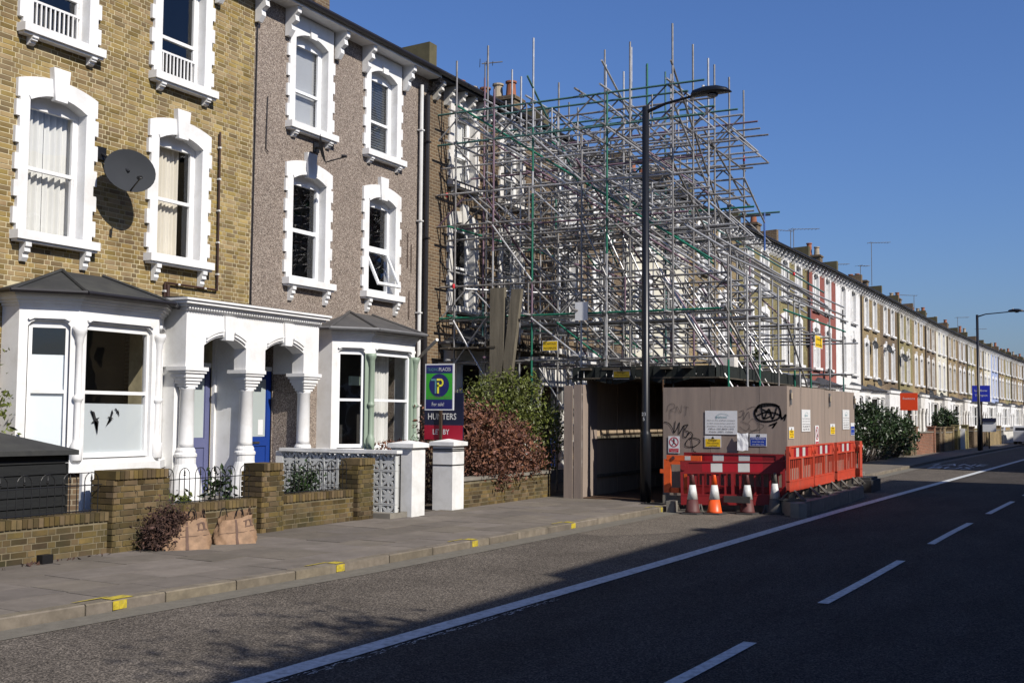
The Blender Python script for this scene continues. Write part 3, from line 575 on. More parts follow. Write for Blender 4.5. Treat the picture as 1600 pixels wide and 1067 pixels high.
def house(k, x0, W, wallm, trim, label, side, lod, first='dark', insides=('dark',) * 4, frames=('white_paint',) * 4, kinds=('sash',) * 4, baycfg=None, doorm='blue_door', roofm='slate', yard_z=0, cornice='plain', bricks=False, guard=False, chim=False, downpipe='black_pipe'):
    ya, yb = F_(x0), F_(x0 + W); an = math.atan2(yb - ya, W); t = empty('terraced_house', (x0, ya, 0), an)
    tag(t, label, 'house', 'terraced houses along the left side of the street'); sx = W / 6.05; wl = (WL[0] * sx, WL[1] * sx); wr = (WR[0] * sx, WR[1] * sx)
    bx = (.83, 3.6) if side == 'L' else (W - 4.0, W - 1.15) if lod < 1 else (W - 3.9, W - 1.0)
    dx = (W - 1.48, W - .93) if side == 'L' else (.16, .68)
    if lod: dx = (W - 1.5, W - .62) if side == 'L' else (.62, 1.5)
    fz = 9.6; holes = [(wl[0], wl[1], 4.42, 6.5), (wr[0], wr[1], 4.42, 6.5), (wl[0], wl[1], 7.43, 9.26), (wr[0], wr[1], 7.43, 9.26), (bx[0] + .1, bx[1] - .1, 1.2, 3.3)]
    if k == 0: dx = (4.25, 5.12); holes.append((5.86, 6.05, .4, 3.2))
    if k == 1: dx = (-.18, .70)
    holes.append((max(0, dx[0]), dx[1], .4, 3.2)); wb = M(); yw = .014 if bricks else 0.
    holed_wall(wb, 0 if k else -3.2, W, 0, fz, [(a - (.025 if c > 2 and i < 4 else 0), b + (.025 if c > 2 and i < 4 else 0), c, e + (.03 if i < 4 else 0)) for i, (a, b, c, e) in enumerate(holes)], yw, .3); wo = wb.build('wall', 'mortar' if bricks else wallm, t)
    bd = M(); x_l = 0 if k else -3.2
    bd.quad((x_l, 8.5, 0), (W, 8.5, 0), (W, 8.5, 9.4), (x_l, 8.5, 9.4)); bd.quad((x_l, .3, 0), (x_l, 8.5, 0), (x_l, 8.5, 9.4), (x_l, .3, 9.4)); bd.quad((W - .01, .3, 0), (W - .01, 8.5, 0), (W - .01, 8.5, 9.4), (W - .01, .3, 9.4)); bd.build('rear_wall', 'brick_brown', t)
    rf = M(); rz = 9.72; rf.quad((x_l, -.3, rz), (W, -.3, rz), (W, 4.3, rz + 1.55), (x_l, 4.3, rz + 1.55)); rf.quad((x_l, 4.3, rz + 1.55), (W, 4.3, rz + 1.55), (W, 8.7, rz), (x_l, 8.7, rz)); ro = rf.build('roof', roofm, t)
    ev = M(); ev.box(x_l, W, -.34, .0, fz, fz + .03); ev.box(x_l, W, -.36, -.335, fz + .0, fz + .14); ev.build('eaves', 'black_pipe' if lod else 'white_paint', t)
    gt = M(); gt.tube((x_l, -.42, fz + .1), (W, -.42, fz + .1), .06, n=8); gt.build('gutter', 'black_pipe', t)
    # corbels under the eaves
    if lod < 3:
        pos = [wl[0] - .25, wl[1] + .3, wr[0] - .25, wr[1] + .3] if lod == 0 else [W * (q + .5) / (12 if lod < 2 else 9) for q in range(12 if lod < 2 else 9)]
        if lod == 0 and k == 1: pos.append(.02)
        for p in pos:
            q = M(); console(q, p, .11, fz, .55 if lod == 0 else .42, .3, 0.0 if lod else -.012); q.build('corbel', trim, t)
    # party wall upstand
    pw = M(); pr = [(-.12, rz + .02), (-.12, rz + .72), (.75, rz + .68), (1.1, rz + .62), (4.3, rz + 1.95), (8.5, rz + .4), (8.5, rz - .1), (4.3, rz + 1.4)]
    i = 0
    for xx in (W - .16, W + .16):
        for (yy, zz) in pr: pw.P(xx, yy, zz)
    n_ = len(pr); pw.f = [(0, 1, 2, 3), (0, 3, 4, 7), (7, 4, 5, 6), (3 + n_, 2 + n_, 1 + n_, n_), (7 + n_, 4 + n_, 3 + n_, n_), (6 + n_, 5 + n_, 4 + n_, 7 + n_)] + [((q + 1) % n_, q, q + n_, (q + 1) % n_ + n_) for q in range(n_)]
    pw.build('party_wall', 'party_render' if k < 2 or k % 3 else 'brick_brown', t)
    if k == 1:
        c = M(); c.box(W - .3, W + .3, 3.1, 4.5, rz, rz + 3.2); c.build('chimney', 'brick_brown', t)
    if chim:
        c = M(); c.box(W - .28, W + .28, .75, 2.95, rz - .1, rz + 1.12); c.box(W - .33, W + .33, .7, 3.0, rz + 1.0, rz + 1.08); co = c.build('chimney', 'brick_brown', t)
        for q in range(5):
            if k > 2 and (q * 7 + k * 3) % 5 == 0: continue
            p = M(); py = 1.0 + q * .42; hh = (.48, .46, .40, .48, .72)[(q + (k - 2) // 2) % 5]; p.lathe(W + (.0), py, [(.16, rz + 1.12), (.15, rz + 1.2), (.13, rz + 1.1 + hh - .07), (.165, rz + 1.1 + hh - .05), (.165, rz + 1.1 + hh)], 12); p.build('chimney_pot', ('pot_buff', 'pot_red', 'pot_red', 'pot_buff', 'pot_red')[(q + k) % 5], co)
    for i, (xx, z0, zs, zc) in enumerate(((wl, 4.42, 6.36, 6.5), (wr, 4.42, 6.36, 6.5), (wl, 7.43, 9.12, 9.26), (wr, 7.43, 9.12, 9.26))):
        window(t, xx[0], xx[1], z0, zs, zc, None, lod, top=zs + .27 if i < 2 else None, key=zs + .57, frieze=None if i < 2 else fz - .02, inside=insides[i], frame=frames[i], kind=kinds[i], guard=guard and i > 1, bracket=.27 if i < 2 else .12, seed=k * 4 + i, trim=trim, rail={0: 5.4, 1: 8.15}[i // 2])
    bc = baycfg or dict(wallm=wallm, trim=trim, frame='white_paint', post=None, roofm='slate', fills=('dark', 'dark', 'dark'))
    bay(t, bx[0], bx[1], lod, **bc, **(dict(canted=.62) if lod < 1 else {}))
    door(t, dx[0], dx[1], .42, 2.62, .06 if lod < 1 else .2, doorm, k % 2)
    st = M(); st.box(dx[0] - .3, dx[1] + .3, -.9, .3, .02, .42); st.build('doorstep', 'concrete', t)
    if lod:      # half of a shared porch: pier, lintel, cornice
        s0, s1 = (W - 1.85, W - .02) if side == 'L' else (.02, 1.85); q = M(); q.box(s0, s1, -.85, -.6, 2.6, 3.45); q.box(s0, s1, -.6, .0, 3.2, 3.45); q.box(s0 - .04, s1, -.93, 0, 3.45, 3.62)
        for p in ((s0 + .12), (s1 - .12)): q.lathe(p, -.72, [(.16, .1), (.16, .5), (.11, .6), (.1, 2.2), (.17, 2.5), (.17, 2.6)], 10)
        q.build('porch', trim, t)
    if downpipe and k > 1 and k % 2 == 1:
        q = M(); q.tube((W - .1, -.08, .3), (W - .1, -.08, fz - .1), .045); q.build('downpipe', downpipe, t)
    return t
def brick_face(parent, name, pred, x0, x1, z0, z1, y, matn, cam_xy=(0, 0), off=0, limit=300, org=(0, 0), seed=1, proud=.005):
    """Flemish bond, every brick proud of its mortar; the nearest ones are parts, the rest one joined mesh"""
    rnd = random.Random(seed); lst = []; row = 0; z = z0
    while z + .065 <= z1:
        x = x0 - (.17 if row % 2 else 0); k = row
        while x < x1:
            L_ = .209 if k % 2 else .097; a, b = max(x, x0), min(x + L_, x1)
            if b - a > .04 and pred((a + b) / 2, z + .033, (b - a) / 2): lst.append((a, b - a, z, rnd.uniform(-.003, .003)))
            x += L_ + .016; k += 1
        z += .075; row += 1
    lst.sort(key=lambda q: (q[0] + org[0]) ** 2 + (org[1]) ** 2 + (q[2] - 1.8) ** 2); cache = {}
    for a, L_, z, dy in lst[:limit]:
        key = round(L_, 2)
        if key not in cache:
            q = M(); q.box(0, key, -proud, .03, 0, .0605, back=False); me = bpy.data.meshes.new('brick'); me.from_pydata(q.v, [], q.f); me.materials.append(MT[matn]); cache[key] = me
        piece(cache[key], name, parent, (a, y + dy, z))
    m = M()
    for a, L_, z, dy in lst[limit:]: m.box(a, a + L_, y + dy * .6 - proud, y + .03, z, z + .060, back=False)
    if len(lst) > limit: tag(m.build('brickwork', matn, parent), kind='stuff')
# ------------------------------------------------------------------ the terrace
bayA = dict(wallm='brick_brown', trim='white_paint', frame='white_paint', post=None, roofm='felt', fills=('frost_white', 'frost_low', 'dark'))
bayB = dict(wallm='pebbledash', trim='white_paint', frame='upvc', post='sage', roofm='grey_felt', fills=('dark', 'curtains', 'dark'))
hA = house(0, 10.05, 6.05, 'brick_yellow', 'white_paint', 'yellow stock brick house at the left edge, a round dark satellite dish between its windows', 'L', 0, insides=('curtain', 'cream', 'dark', 'dark'), baycfg=bayA, doorm='purple_door', bricks=True, guard=True)
hB = house(1, 16.1, 6.05, 'pebbledash', 'white_paint', 'grey-brown pebbledashed house with white toothed window surrounds and a sage-green bay', 'R', 0, insides=('dark', 'dark', 'blind', 'grey'), frames=('upvc', 'upvc', 'upvc', 'upvc'), kinds=('casement', 'open', 'sash', 'sash'), baycfg=bayB, doorm='blue_door')
def openA(x, z, h):
    for (a, b, c, d) in ((1.1, 2.21, 4.34, 6.6), (3.65, 4.75, 4.34, 6.6), (1.1, 2.21, 7.33, 9.4), (3.65, 4.75, 7.33, 9.4)):
        if a - h < x < b + h and c - .06 < z < d: return False
    if .9 - h < x < 3.55 + h and z < 3.7: return False
    if 3.66 - h < x and z < 3.58: return False
    return True
brick_face(hA, 'brick', openA, -3.2, 6.04, .1, 9.56, .014, 'stock_brick', org=(10.05, 13.8))
WS = [22.15, 28.2, 34.25, 40.25, 46.0, 51.6, 57.3, 63.4, 70.0]
while WS[-1] < 184: WS.append(WS[-1] + 6.3)
styles = [('brick_brown', 'dirty_white', 'soot-brown brick house with white surrounds right behind the near end of the scaffold'),
 ('brick_brown', 'white_paint', 'dark brick house with white surrounds behind the middle of the scaffold'),
 ('cream_paint', 'white_paint', 'pale cream painted house seen through the scaffold tubes'),
 ('brick_yellow', 'white_paint', 'brick house with white surrounds just after the cream one, behind the scaffold'),
 ('brick_olive', 'white_paint', 'olive brick house with white surrounds over the low end of the scaffold'),
 ('brick_olive', 'white_paint', 'olive brick house directly before the red painted one'),
 ('red_paint', 'white_paint', 'house front painted brick red between white surrounds'),
 ('white_paint', 'white_paint', 'house front painted white all over, next after the red one'),
 ('brick_yellow', 'white_paint', 'ochre brick house next after the white painted one'),
 ('brick_brown', 'white_paint', 'brown brick house, second past the white painted one'),
 ('brick_olive', 'dirty_white', 'olive brick house, third past the white painted one'),
 ('brick_yellow', 'white_paint', 'ochre brick house with white surrounds, fourth past the white painted one'),
 ('brick_brown', 'dirty_white', 'brown brick house, fifth past the white painted one'),
 ('cream_paint', 'white_paint', 'pale washed house before the far street lamp'),
 ('brick_yellow', 'dirty_white', 'ochre brick house behind the far street lamp'),
 ('brick_brown', 'white_paint', 'brown brick house just past the far street lamp'),
 ('brick_olive', 'white_paint', 'olive brick house, second past the far street lamp'),
 ('brick_yellow', 'white_paint', 'ochre brick house, third past the far street lamp'),
 ('cream_paint', 'white_paint', 'cream house before the pale blue one far down the street'),
 ('lilac_paint', 'white_paint', 'pale blue painted house far down the street'),
 ('brick_yellow', 'white_paint', 'ochre brick house just past the pale blue one'),
 ('brick_olive', 'white_paint', 'olive brick house near the far end of the terrace, second past the pale blue one'),
 ('brick_brown', 'dirty_white', 'brown brick house, third past the pale blue one'),
 ('brick_yellow', 'white_paint', 'tiny brick house, last but two of the terrace'), ('brick_brown', 'white_paint', 'tiny brick house, last but one of the terrace'), ('brick_yellow', 'white_paint', 'last brick house of the terrace at the right edge'), ('brick_yellow', 'white_paint', 'end of terrace brick house')]
rnd = random.Random(11)
for i in range(len(WS) - 1):
    k = i + 2; wm, tr, lb = styles[min(i, len(styles) - 1)]; lod = 1 if WS[i] < 50 else 2
    house(k, WS[i], WS[i + 1] - WS[i] - .012, wm, tr, lb, 'L' if k % 2 == 0 else 'R', lod, insides=[rnd.choice(('dark', 'dark', 'dark', 'dark', 'net', 'half', 'grey')) for _ in range(4)], doorm=rnd.choice(('purple_door', 'blue_door', 'dark_wood', 'sign_red')), chim=(k % 2 == 0))
# double porch shared by the first two houses
po = empty('porch', (13.62, 12.95, 0)); tag(po, 'white double-arched porch on three round columns over the purple and blue front doors', 'porch')
PX = 13.62
m = M((-PX * 0, 0, 0)); L0, L1 = 0, 3.44; o1, o2 = (.41, 1.43), (1.93, 3.0)
def archpoly(a, b): return arc(a, b, 2.93, 3.1, 8)
for (a, b) in ((L0, o1[0]), (o1[1], o2[0]), (o2[1], L1)): m.box(a, b, 0, .26, 2.57, 3.47)
for o_ in (o1, o2):
    ip = archpoly(*o_)
    for q in range(8): m.prism([ip[q], ip[q + 1], (ip[q + 1][0], 3.47), (ip[q][0], 3.47)], 0, .26)
m.box(L0, .3, .26, .85, 2.57, 3.47); m.box(L1 - .26, L1, .26, .85, 2.57, 3.47); m.box(.3, L1 - .26, .26, .85, 3.4, 3.47); m.build('arcade', 'white_paint', po)
m = M(); m.box(1.6, 1.86, .26, .84, .3, 3.4); m.build('dividing_wall', 'white_paint', po)
m = M(); m.box(.05, .60, .8, .862, .4, 3.4); m.box(1.555, 1.6, .79, .862, .4, 3.4); m.box(.60, 1.555, .8, .862, 3.24, 3.4); m.box(.04, .3, .262, .8, .4, 2.57); m.build('porch_lining', 'white_paint', po)
m = M(); m.box(3.2, 3.44, .3, .84, .3, 2.57); m.build('side_wall', 'pebbledash', po)
for o_ in (o1, o2):
    m = M(); c = (o_[0] + o_[1]) / 2 + .06; m.prism([(c - .1, 3.04), (c + .09, 3.04), (c + .12, 3.44), (c - .12, 3.44)], -.04, .1); m.build('keystone', 'white_paint', po)
    for a, b in ((o_[0] - .02, c - .12), (c + .12, o_[1] + .03)):
        m = M(); ip = arc(o_[0] - .03, o_[1] + .03, 2.95, 3.13, 16); ip = [p for p in ip if a < p[0] < b]
        for q in range(len(ip) - 1): m.prism([ip[q], ip[q + 1], (ip[q + 1][0], ip[q + 1][1] + .035), (ip[q][0], ip[q][1] + .035)], -.03, -.001); m.prism([(ip[q][0], ip[q][1] + .05), (ip[q + 1][0], ip[q + 1][1] + .05), (ip[q + 1][0], ip[q + 1][1] + .075), (ip[q][0], ip[q][1] + .075)], -.045, -.001)
        m.build('arch_moulding', 'white_paint', po)
m = M()
for d, a, b in ((.03, 3.47, 3.5), (.09, 3.53, 3.57), (.14, 3.57, 3.62), (.17, 3.62, 3.655)): m.box(L0 - d, L1 + d, -d, .85, a, b)
m.box(L0 - .03, L1 + .03, -.03, .85, 3.5, 3.53); m.build('cornice', 'white_paint', po)
m = M(); x = L0 - .02
while x < L1: m.box(x, x + .03, -.075, -.031, 3.49, 3.529); x += .062
tag(m.build('dentils', 'white_paint', po), kind='stuff')
m = M(); m.box(L0, L1, .1, .85, 3.656, 3.70); m.build('porch_roof', 'felt', po)
for cx in (.2, 1.62, 3.2):
    m = M(); m.lathe(cx, .14, [(.125, 1.28), (.12, 1.35), (.115, 2.2), (.13, 2.215), (.13, 2.235), (.115, 2.25)], 24); co = m.build('column', 'white_paint', po, smooth=True)
    m = M(); z = 2.25
    for d, a, b in ((.13, 2.25, 2.30), (.155, 2.30, 2.35), (.18, 2.35, 2.40), (.205, 2.40, 2.45), (.235, 2.47, 2.51), (.26, 2.51, 2.57)): m.box(cx - d, cx + d, .14 - d * .8, .14 + d * .8, a, b)
    m.box(cx - .2, cx + .2, -.02, .3, 2.45, 2.47); m.build('capital', 'white_paint', co)
    m = M(); m.lathe(cx, .14, [(.27, .1), (.27, .62), (.25, .78), (.19, .95), (.165, 1.02), (.165, 1.12), (.18, 1.14), (.18, 1.18), (.155, 1.2), (.155, 1.24), (.135, 1.28)], 8 if False else 20); m.build('pedestal', 'white_paint', co, smooth=False)
m = M(); m.box(.0, 1.6, -.35, .85, .08, .4); m.box(1.86, L1, .0, .85, .08, .4); m.build('porch_step', 'concrete', po)
# pipes and cables on the two near houses
def pipe(name, pts, r, m_, label, cat, clips=0, cm=None):
    m = M()
    for a, b in zip(pts, pts[1:]): m.tube(a, b, r, n=8)
    t = m.build(name, m_, smooth=False); tag(t, label, cat)
    if clips:
        q = M()
        for a, b in zip(pts, pts[1:]):
            d = Vector(b) - Vector(a); n = max(1, int(d.length / clips))
            for i in range(n): c = Vector(a) + d * ((i + .5) / n); q.box(c.x - r * 1.25, c.x + r * 1.25, c.y - r * 1.25, c.y + r * 1.6, c.z - .015, c.z + .015)
        o = q.build('pipe_clip', cm or m_, t); o.location = -Vector(t.location)
    return t
pipe('conduit', [(15.18, 13.76, 6.78), (15.2, 13.76, 3.98), (13.95, 13.76, 3.98), (13.95, 13.76, 3.7)], .019, 'brown_pipe', 'thin brown conduit with white clips on the yellow brick wall right of the cream curtains', 'pipe', .5, 'white_pipe')
pipe('conduit', [(14.0, 13.74, 3.95), (13.98, 13.74, .9)], .035, 'brown_pipe', 'dark brown pipe between the white bay and the white porch', 'pipe', .55, 'white_pipe')
pipe('downpipe', [(21.73, 13.71, 9.35), (21.73, 13.71, 1.0)], .045, 'white_pipe', 'white painted downpipe at the right edge of the pebbledashed wall', 'pipe', 1.8)
pipe('downpipe', [(22.02, 13.36, 9.55), (22.0, 13.5, 9.35), (21.98, 13.7, 9.2), (21.98, 13.7, .3)], .055, 'black_pipe', 'black downpipe beside the white one, where the pebbledash ends', 'pipe', 1.8)
pipe('cable', [(16.12, 13.77, 9.1), (16.1, 13.77, 3.7)], .012, 'black_pipe', 'black cable down the seam between yellow brick and pebbledash', 'cable')
pipe('cable', [(16.45, 13.77, 7.75), (16.43, 13.77, 6.75), (16.5, 13.77, 6.7)], .009, 'black_pipe', 'short dark cable left of the blinds on the pebbledashed wall', 'cable')
pipe('downpipe', [(20.95, 12.75, 3.45), (21.3, 13.3, 3.2), (21.68, 13.72, 3.05)], .035, 'white_pipe', 'white slanting overflow pipe from the sage bay gutter to the downpipe', 'pipe')
for z0, z1, x in ((5.1, 5.9, 21.32), (3.95, 4.6, 21.4), (5.0, 5.65, 21.47)):
    pipe('cable', [(x, 13.77, z1), (x, 13.77, z0)], .009, 'brown_pipe', {5.1: 'left of two short rusty cables right of the tilted-open window', 3.95: 'rusty cable low beside the sill of the tilted-open window', 5.0: 'right of two short rusty cables right of the tilted-open window'}[z0], 'cable')
def dish(loc, nrm, rx, rz, wall, label):
    t = empty('satellite_dish', loc); tag(t, label, 'satellite dish', 'satellite dishes'); n = Vector(nrm).normalized(); u = n.cross(Vector((0, 0, 1))).normalized(); v = u.cross(n)
    m = M(); m.P(*(n * -.07)); N = 28
    for r_ in (.35, .7, 1.):
        for k in range(N):
            a = 2 * math.pi * k / N; m.P(*(u * math.cos(a) * rx * r_ + v * math.sin(a) * rz * r_ - n * .07 * (1 - r_ * r_)))
    for k in range(N): m.f.append((0, 1 + k, 1 + (k + 1) % N))
    for q in range(2):
        for k in range(N): m.f.append((1 + q * N + k, 1 + q * N + N + k, 1 + q * N + N + (k + 1) % N, 1 + q * N + (k + 1) % N))
    m.build('reflector', 'dish_grey', t, smooth=True)
    m = M(); e = n * .42 - v * rz * .75; m.tube(tuple(-v * rz * .9), tuple(e), .013); m.tube(tuple(e), tuple(e + n * -.1 + v * .03), .03); m.build('feed_arm', 'black_iron', t)
    wv = Vector(wall) - Vector(loc); m = M(); m.tube(tuple(-n * .05), tuple(wv * .55), .02); m.tube(tuple(wv * .55), tuple(wv), .022); m.box(wv.x - .09, wv.x + .09, wv.y - .02, wv.y, wv.z - .1, wv.z + .1); m.build('wall_bracket', 'black_iron', t); return t
dish((12.69, 13.3, 5.56), (-.40, -.90, .18), .405, .35, (12.55, 13.79, 5.85), 'round dark satellite dish on the yellow brick wall between the two lower sash windows')
dish((17.68, 13.4, 6.98), (.55, -.8, .2), .28, .3, (17.95, 13.78, 7.1), 'small black satellite dish under the sill of the window with white blinds')
for i, (x, y, z, s_) in enumerate(((57, -1, 5.9, .25), (60.5, 0, 4.2, .25), (72.8, 0, 6.4, .27), (77.5, 0, 6.4, .3), (83.5, 0, 6.1, .3), (96, 0, 3.9, .3), (102, 0, 3.8, .3), (74, 0, 4.1, .25))):
    yy = F_(x) - .35; dish((x, yy, z), (-.4, -.85, .25), s_, s_, (x - .1, yy + .34, z + .1), 'far satellite dish number %s along the terrace, on brick' % '' if False else ['dark dish on the olive house before the red one', 'dark dish low on the red painted house', 'dark dish on the ochre house next after the white one', 'dark dish on the brown brick house second past the white one', 'dark dish on the olive house third past the white one', 'dish over the bays before the far street lamp', 'dish over the bays just before the blue lamp sign', 'dish low on the ochre house next after the white one'][i])
# ------------------------------------------------------------------ near front gardens
gw = empty('garden_wall', (6, 11, 0)); tag(gw, 'low yellow brick garden wall with taller piers along the pavement at the left', 'wall')
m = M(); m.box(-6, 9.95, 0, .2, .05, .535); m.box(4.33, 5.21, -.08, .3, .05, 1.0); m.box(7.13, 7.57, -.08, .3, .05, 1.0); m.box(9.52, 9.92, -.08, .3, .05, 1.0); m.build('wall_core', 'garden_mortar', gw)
PIERS = ((4.3, 5.24), (7.1, 7.6), (9.5, 9.94))
def gpred(x, z, h): return not any(a - h * .2 < x < b + h * .2 for a, b in PIERS)
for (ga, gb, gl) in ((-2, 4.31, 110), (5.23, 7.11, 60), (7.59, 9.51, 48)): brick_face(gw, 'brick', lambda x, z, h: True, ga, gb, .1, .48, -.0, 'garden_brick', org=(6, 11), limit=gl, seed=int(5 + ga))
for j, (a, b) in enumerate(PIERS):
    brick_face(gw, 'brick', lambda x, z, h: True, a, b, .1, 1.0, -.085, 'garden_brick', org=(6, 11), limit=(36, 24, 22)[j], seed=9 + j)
    m = M(); z = .1                                   # the shaded sides of the piers
    while z < .98:
        y = -.08 - (0 if int(z * 13.3) % 2 else .1)
        while y < .3: m.box(a - .012, a + .05, max(-.09, y), min(.3, y + .215), z, z + .065); y += .225
        z += .075
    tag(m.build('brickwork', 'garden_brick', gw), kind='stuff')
me = bpy.data.meshes.new('coping_brick'); q = M(); q.box(0, .065, -.025, .215, 0, .105); me.from_pydata(q.v, [], q.f); me.materials.append(MT['garden_brick'])
x = -2.; n = 0
while x < 9.45:
    if gpred(x + .03, .5, .03): piece(me, 'coping_brick', gw, (x, 0, .50 + rnd.uniform(-.003, .003)), (0, 0, rnd.uniform(-.03, .03))); n += 1
    x += .075
for a, b in PIERS:
    x = a
    while x < b - .05: piece(me, 'coping_brick', gw, (x, -.075, 1.0), (0, 0, rnd.uniform(-.02, .02)), (1, 1.6, 1)); x += .075
def railing(x0, x1, n, label):
    t = empty('bow_top_railing', (x0, 11.1, .6)); tag(t, label, 'railing', 'black bow-topped railings on the garden wall'); W = x1 - x0; p = W / n
    m = M(); m.tube((0, 0, .03), (W, 0, .03), .008, n=6); m.tube((0, 0, .34), (W, 0, .34), .007, n=6); m.build('rail', 'black_iron', t)
    for k in range(n):
        m = M(); a, b = p * (k + .18), p * (k + .82); r_ = (b - a) / 2; c = (a + b) / 2; top = .39
        m.tube((a, 0, 0), (a, 0, top), .006, n=6); m.tube((b, 0, 0), (b, 0, top), .006, n=6)
        for q in range(8):
            a1, a2 = math.pi * q / 8, math.pi * (q + 1) / 8; m.tube((c - r_ * math.cos(a1), 0, top + r_ * math.sin(a1)), (c - r_ * math.cos(a2), 0, top + r_ * math.sin(a2)), .006, n=6)
        m.build('bow', 'black_iron', t); m = M(); m.tube((c, 0, 0), (c, 0, .38), .006, n=6); m.lathe(c, 0, [(.006, .38), (.02, .395), (.006, .405), (.014, .42), (.003, .48)], 6); m.build('spear_bar', 'black_iron', t)
railing(7.0, 10.28, 10, 'black bow-topped railing in front of the black shed')
railing(11.26, 13.08, 6, 'black bow-topped railing in front of the purple door')
railing(13.62, 15.48, 6, 'black bow-topped railing in front of the white patterned screen wall')
t = empty('shed', (7.4, 11.75, .09)); tag(t, 'low black timber bin store with a felt roof behind the left railing', 'shed')
m = M(); m.box(.03, 2.9, .03, 1.2, 0, 1.2); m.build('shed_body', 'black_wood', t)
for k in range(9):
    m = M(); z = .02 + k * .135; m.quad((0, .0, z), (2.93, .0, z), (2.93, .02, z + .13), (0, .02, z + .13)); m.quad((2.93, 0, z), (0, 0, z), (0, .03, z), (2.93, .03, z)); m.box(2.9, 2.93, 0, 1.2, z, z + .13); m.build('board', 'black_wood', t)
m = M(); i = 0; pr = [(-.08, 1.22), (1.3, 1.5), (1.3, 1.55), (-.08, 1.28)]
m.quad((-.05, -.1, 1.28), (3.0, -.1, 1.26), (2.45, 1.3, 1.56), (-.05, 1.3, 1.56)); m.quad((-.05, -.1, 1.22), (3.0, -.1, 1.2), (3.0, -.1, 1.26), (-.05, -.1, 1.28)); m.quad((3.0, -.1, 1.2), (3.0, 1.3, 1.2), (2.45, 1.3, 1.56), (3.0, -.1, 1.26)); m.build('shed_roof', 'felt', t)
t = empty('old_cabinet', (10.42, 11.6, .1)); tag(t, 'white framed old cupboard door leaning between the shed and the first brick pier', 'cupboard')
m = M(); m.box(0, .42, 0, .05, 0, .95); m.build('cabinet_frame', 'white_paint', t); m = M(); m.box(.05, .29, -.012, -.001, .1, .82); m.build('panel', 'blind', t)
t = M(); t.box(10.76, 10.95, 11.45, 11.62, .1, .72); t.box(10.74, 10.97, 11.43, 11.64, .72, .76); tag(t.build('garden_box', 'teal_bin'), 'dark teal box behind the left railing beside the first brick pier', 'box')
# climbing shrub, potted plants, shrubs behind the railings
def plant(name, loc, r, n, size, m_, label, cat, seed, stems=True, squash=1., tops=0):
    t = empty(name, loc); tag(t, label, cat); rr = random.Random(seed); cl = [(rr.gauss(0, .5) * r[0], rr.gauss(0, .5) * r[1], r[2] * rr.uniform(.25, 1.)) for _ in range(14)]
    def smp(q):
        c = q.choice(cl); s_ = .28; return (c[0] + q.gauss(0, s_ * r[0]), c[1] + q.gauss(0, s_ * r[1]), max(.02, c[2] + q.gauss(0, s_ * .5 * r[2])))
    m = M(); leaves(m, n, smp, size, rr); m.build('foliage', m_, t)
    if stems:
        m = M()
        for c in cl[:9]: m.tube((c[0] * .1, c[1] * .1, 0), (c[0] * .6, c[1] * .6, c[2] * .6), .012, .006, n=5); m.tube((c[0] * .6, c[1] * .6, c[2] * .6), c, .006, .003, n=5)
        m.build('stem', 'bark', t)
    return t
plant('climbing_shrub', (10.3, 13.4, .1), (.42, .25, 2.35), 700, .05, 'leaf_green', 'leafy climbing shrub on the brick wall at the far left, above the shed', 'shrub', 1)
plant('low_plant', (12.0, 11.7, .3), (.4, .2, .38), 300, .04, 'leaf_green', 'small green plants behind the railing in front of the purple door', 'plant', 2)
plant('low_plant', (12.75, 11.4, .3), (.22, .15, .62), 160, .05, 'leaf_dark', 'dark leafy plant leaning against the railing left of the second pier', 'plant', 3)
plant('shrub', (15.0, 11.75, .25), (.3, .25, .62), 900, .035, 'leaf_dark', 'small dark evergreen shrub in front of the patterned screen wall', 'shrub', 4)
plant('low_plant', (14.3, 11.6, .25), (.25, .15, .2), 160, .03, 'leaf_dark', 'low creeping plant at the foot of the patterned screen wall', 'plant', 5)
t = M(); t.box(11.3, 13.1, 11.4, 12.2, .09, .42); tag(t.build('planting_bed', 'soil'), 'raised soil bed behind the railing in front of the porch', 'flower bed')
# pierced screen wall running back from the gate
sw = empty('screen_wall', (16.2, 11.0, .1)); tag(sw, 'white pierced concrete block screen wall with a starburst pattern, left of the gate', 'wall')
def block_mesh():
    m = M(); s_ = .295; fr = .02
    def bx(y0, y1, z0, z1): m.box(0, .09, y0, y1, z0, z1)
    bx(0, s_, 0, fr); bx(0, s_, s_ - fr, s_); bx(0, fr, fr, s_ - fr); bx(s_ - fr, s_, fr, s_ - fr); c = s_ / 2
    for k in range(8):
        a = math.pi * k / 4; ln = (c - .005) if k % 2 == 0 else (c - .015) * 1.36; w_ = .026; ux, uz = math.cos(a), math.sin(a); px, pz = -uz, ux; i = len(m.v)
        for x in (.005, .085):
            for (al, ww) in ((.0, .008), (.5, w_), (1, .008), (1, -.008), (.5, -w_), (0, -.008)): m.P(x, c + ux * ln * al + px * ww, c + uz * ln * al + pz * ww)
        m.f += [tuple(range(i, i + 6)), tuple(range(i + 11, i + 5, -1))] + [(i + q, i + 6 + q, i + 6 + (q + 1) % 6, i + (q + 1) % 6) for q in range(6)]
    me = bpy.data.meshes.new('screen_block'); me.from_pydata(m.v, [], m.f); me.materials.append(MT['concrete_block']); return me
bm_ = block_mesh()
for r_ in range(4):
    for c_ in range(8):
        if c_ * .3 < 2.35: piece(bm_, 'screen_block', sw, (0, -.35 + c_ * .3, -.06 + r_ * .298 * .95), (0, 0, 0), (1, 1, .94))
m = M(); m.box(-.04, .13, -.4, 2.1, 1.075, 1.13); m.build('coping', 'render_white', sw); m = M(); m.box(-.005, .1, 2.05, 2.2, -.02, 1.075); m.build('end_pier', 'render_white', sw)
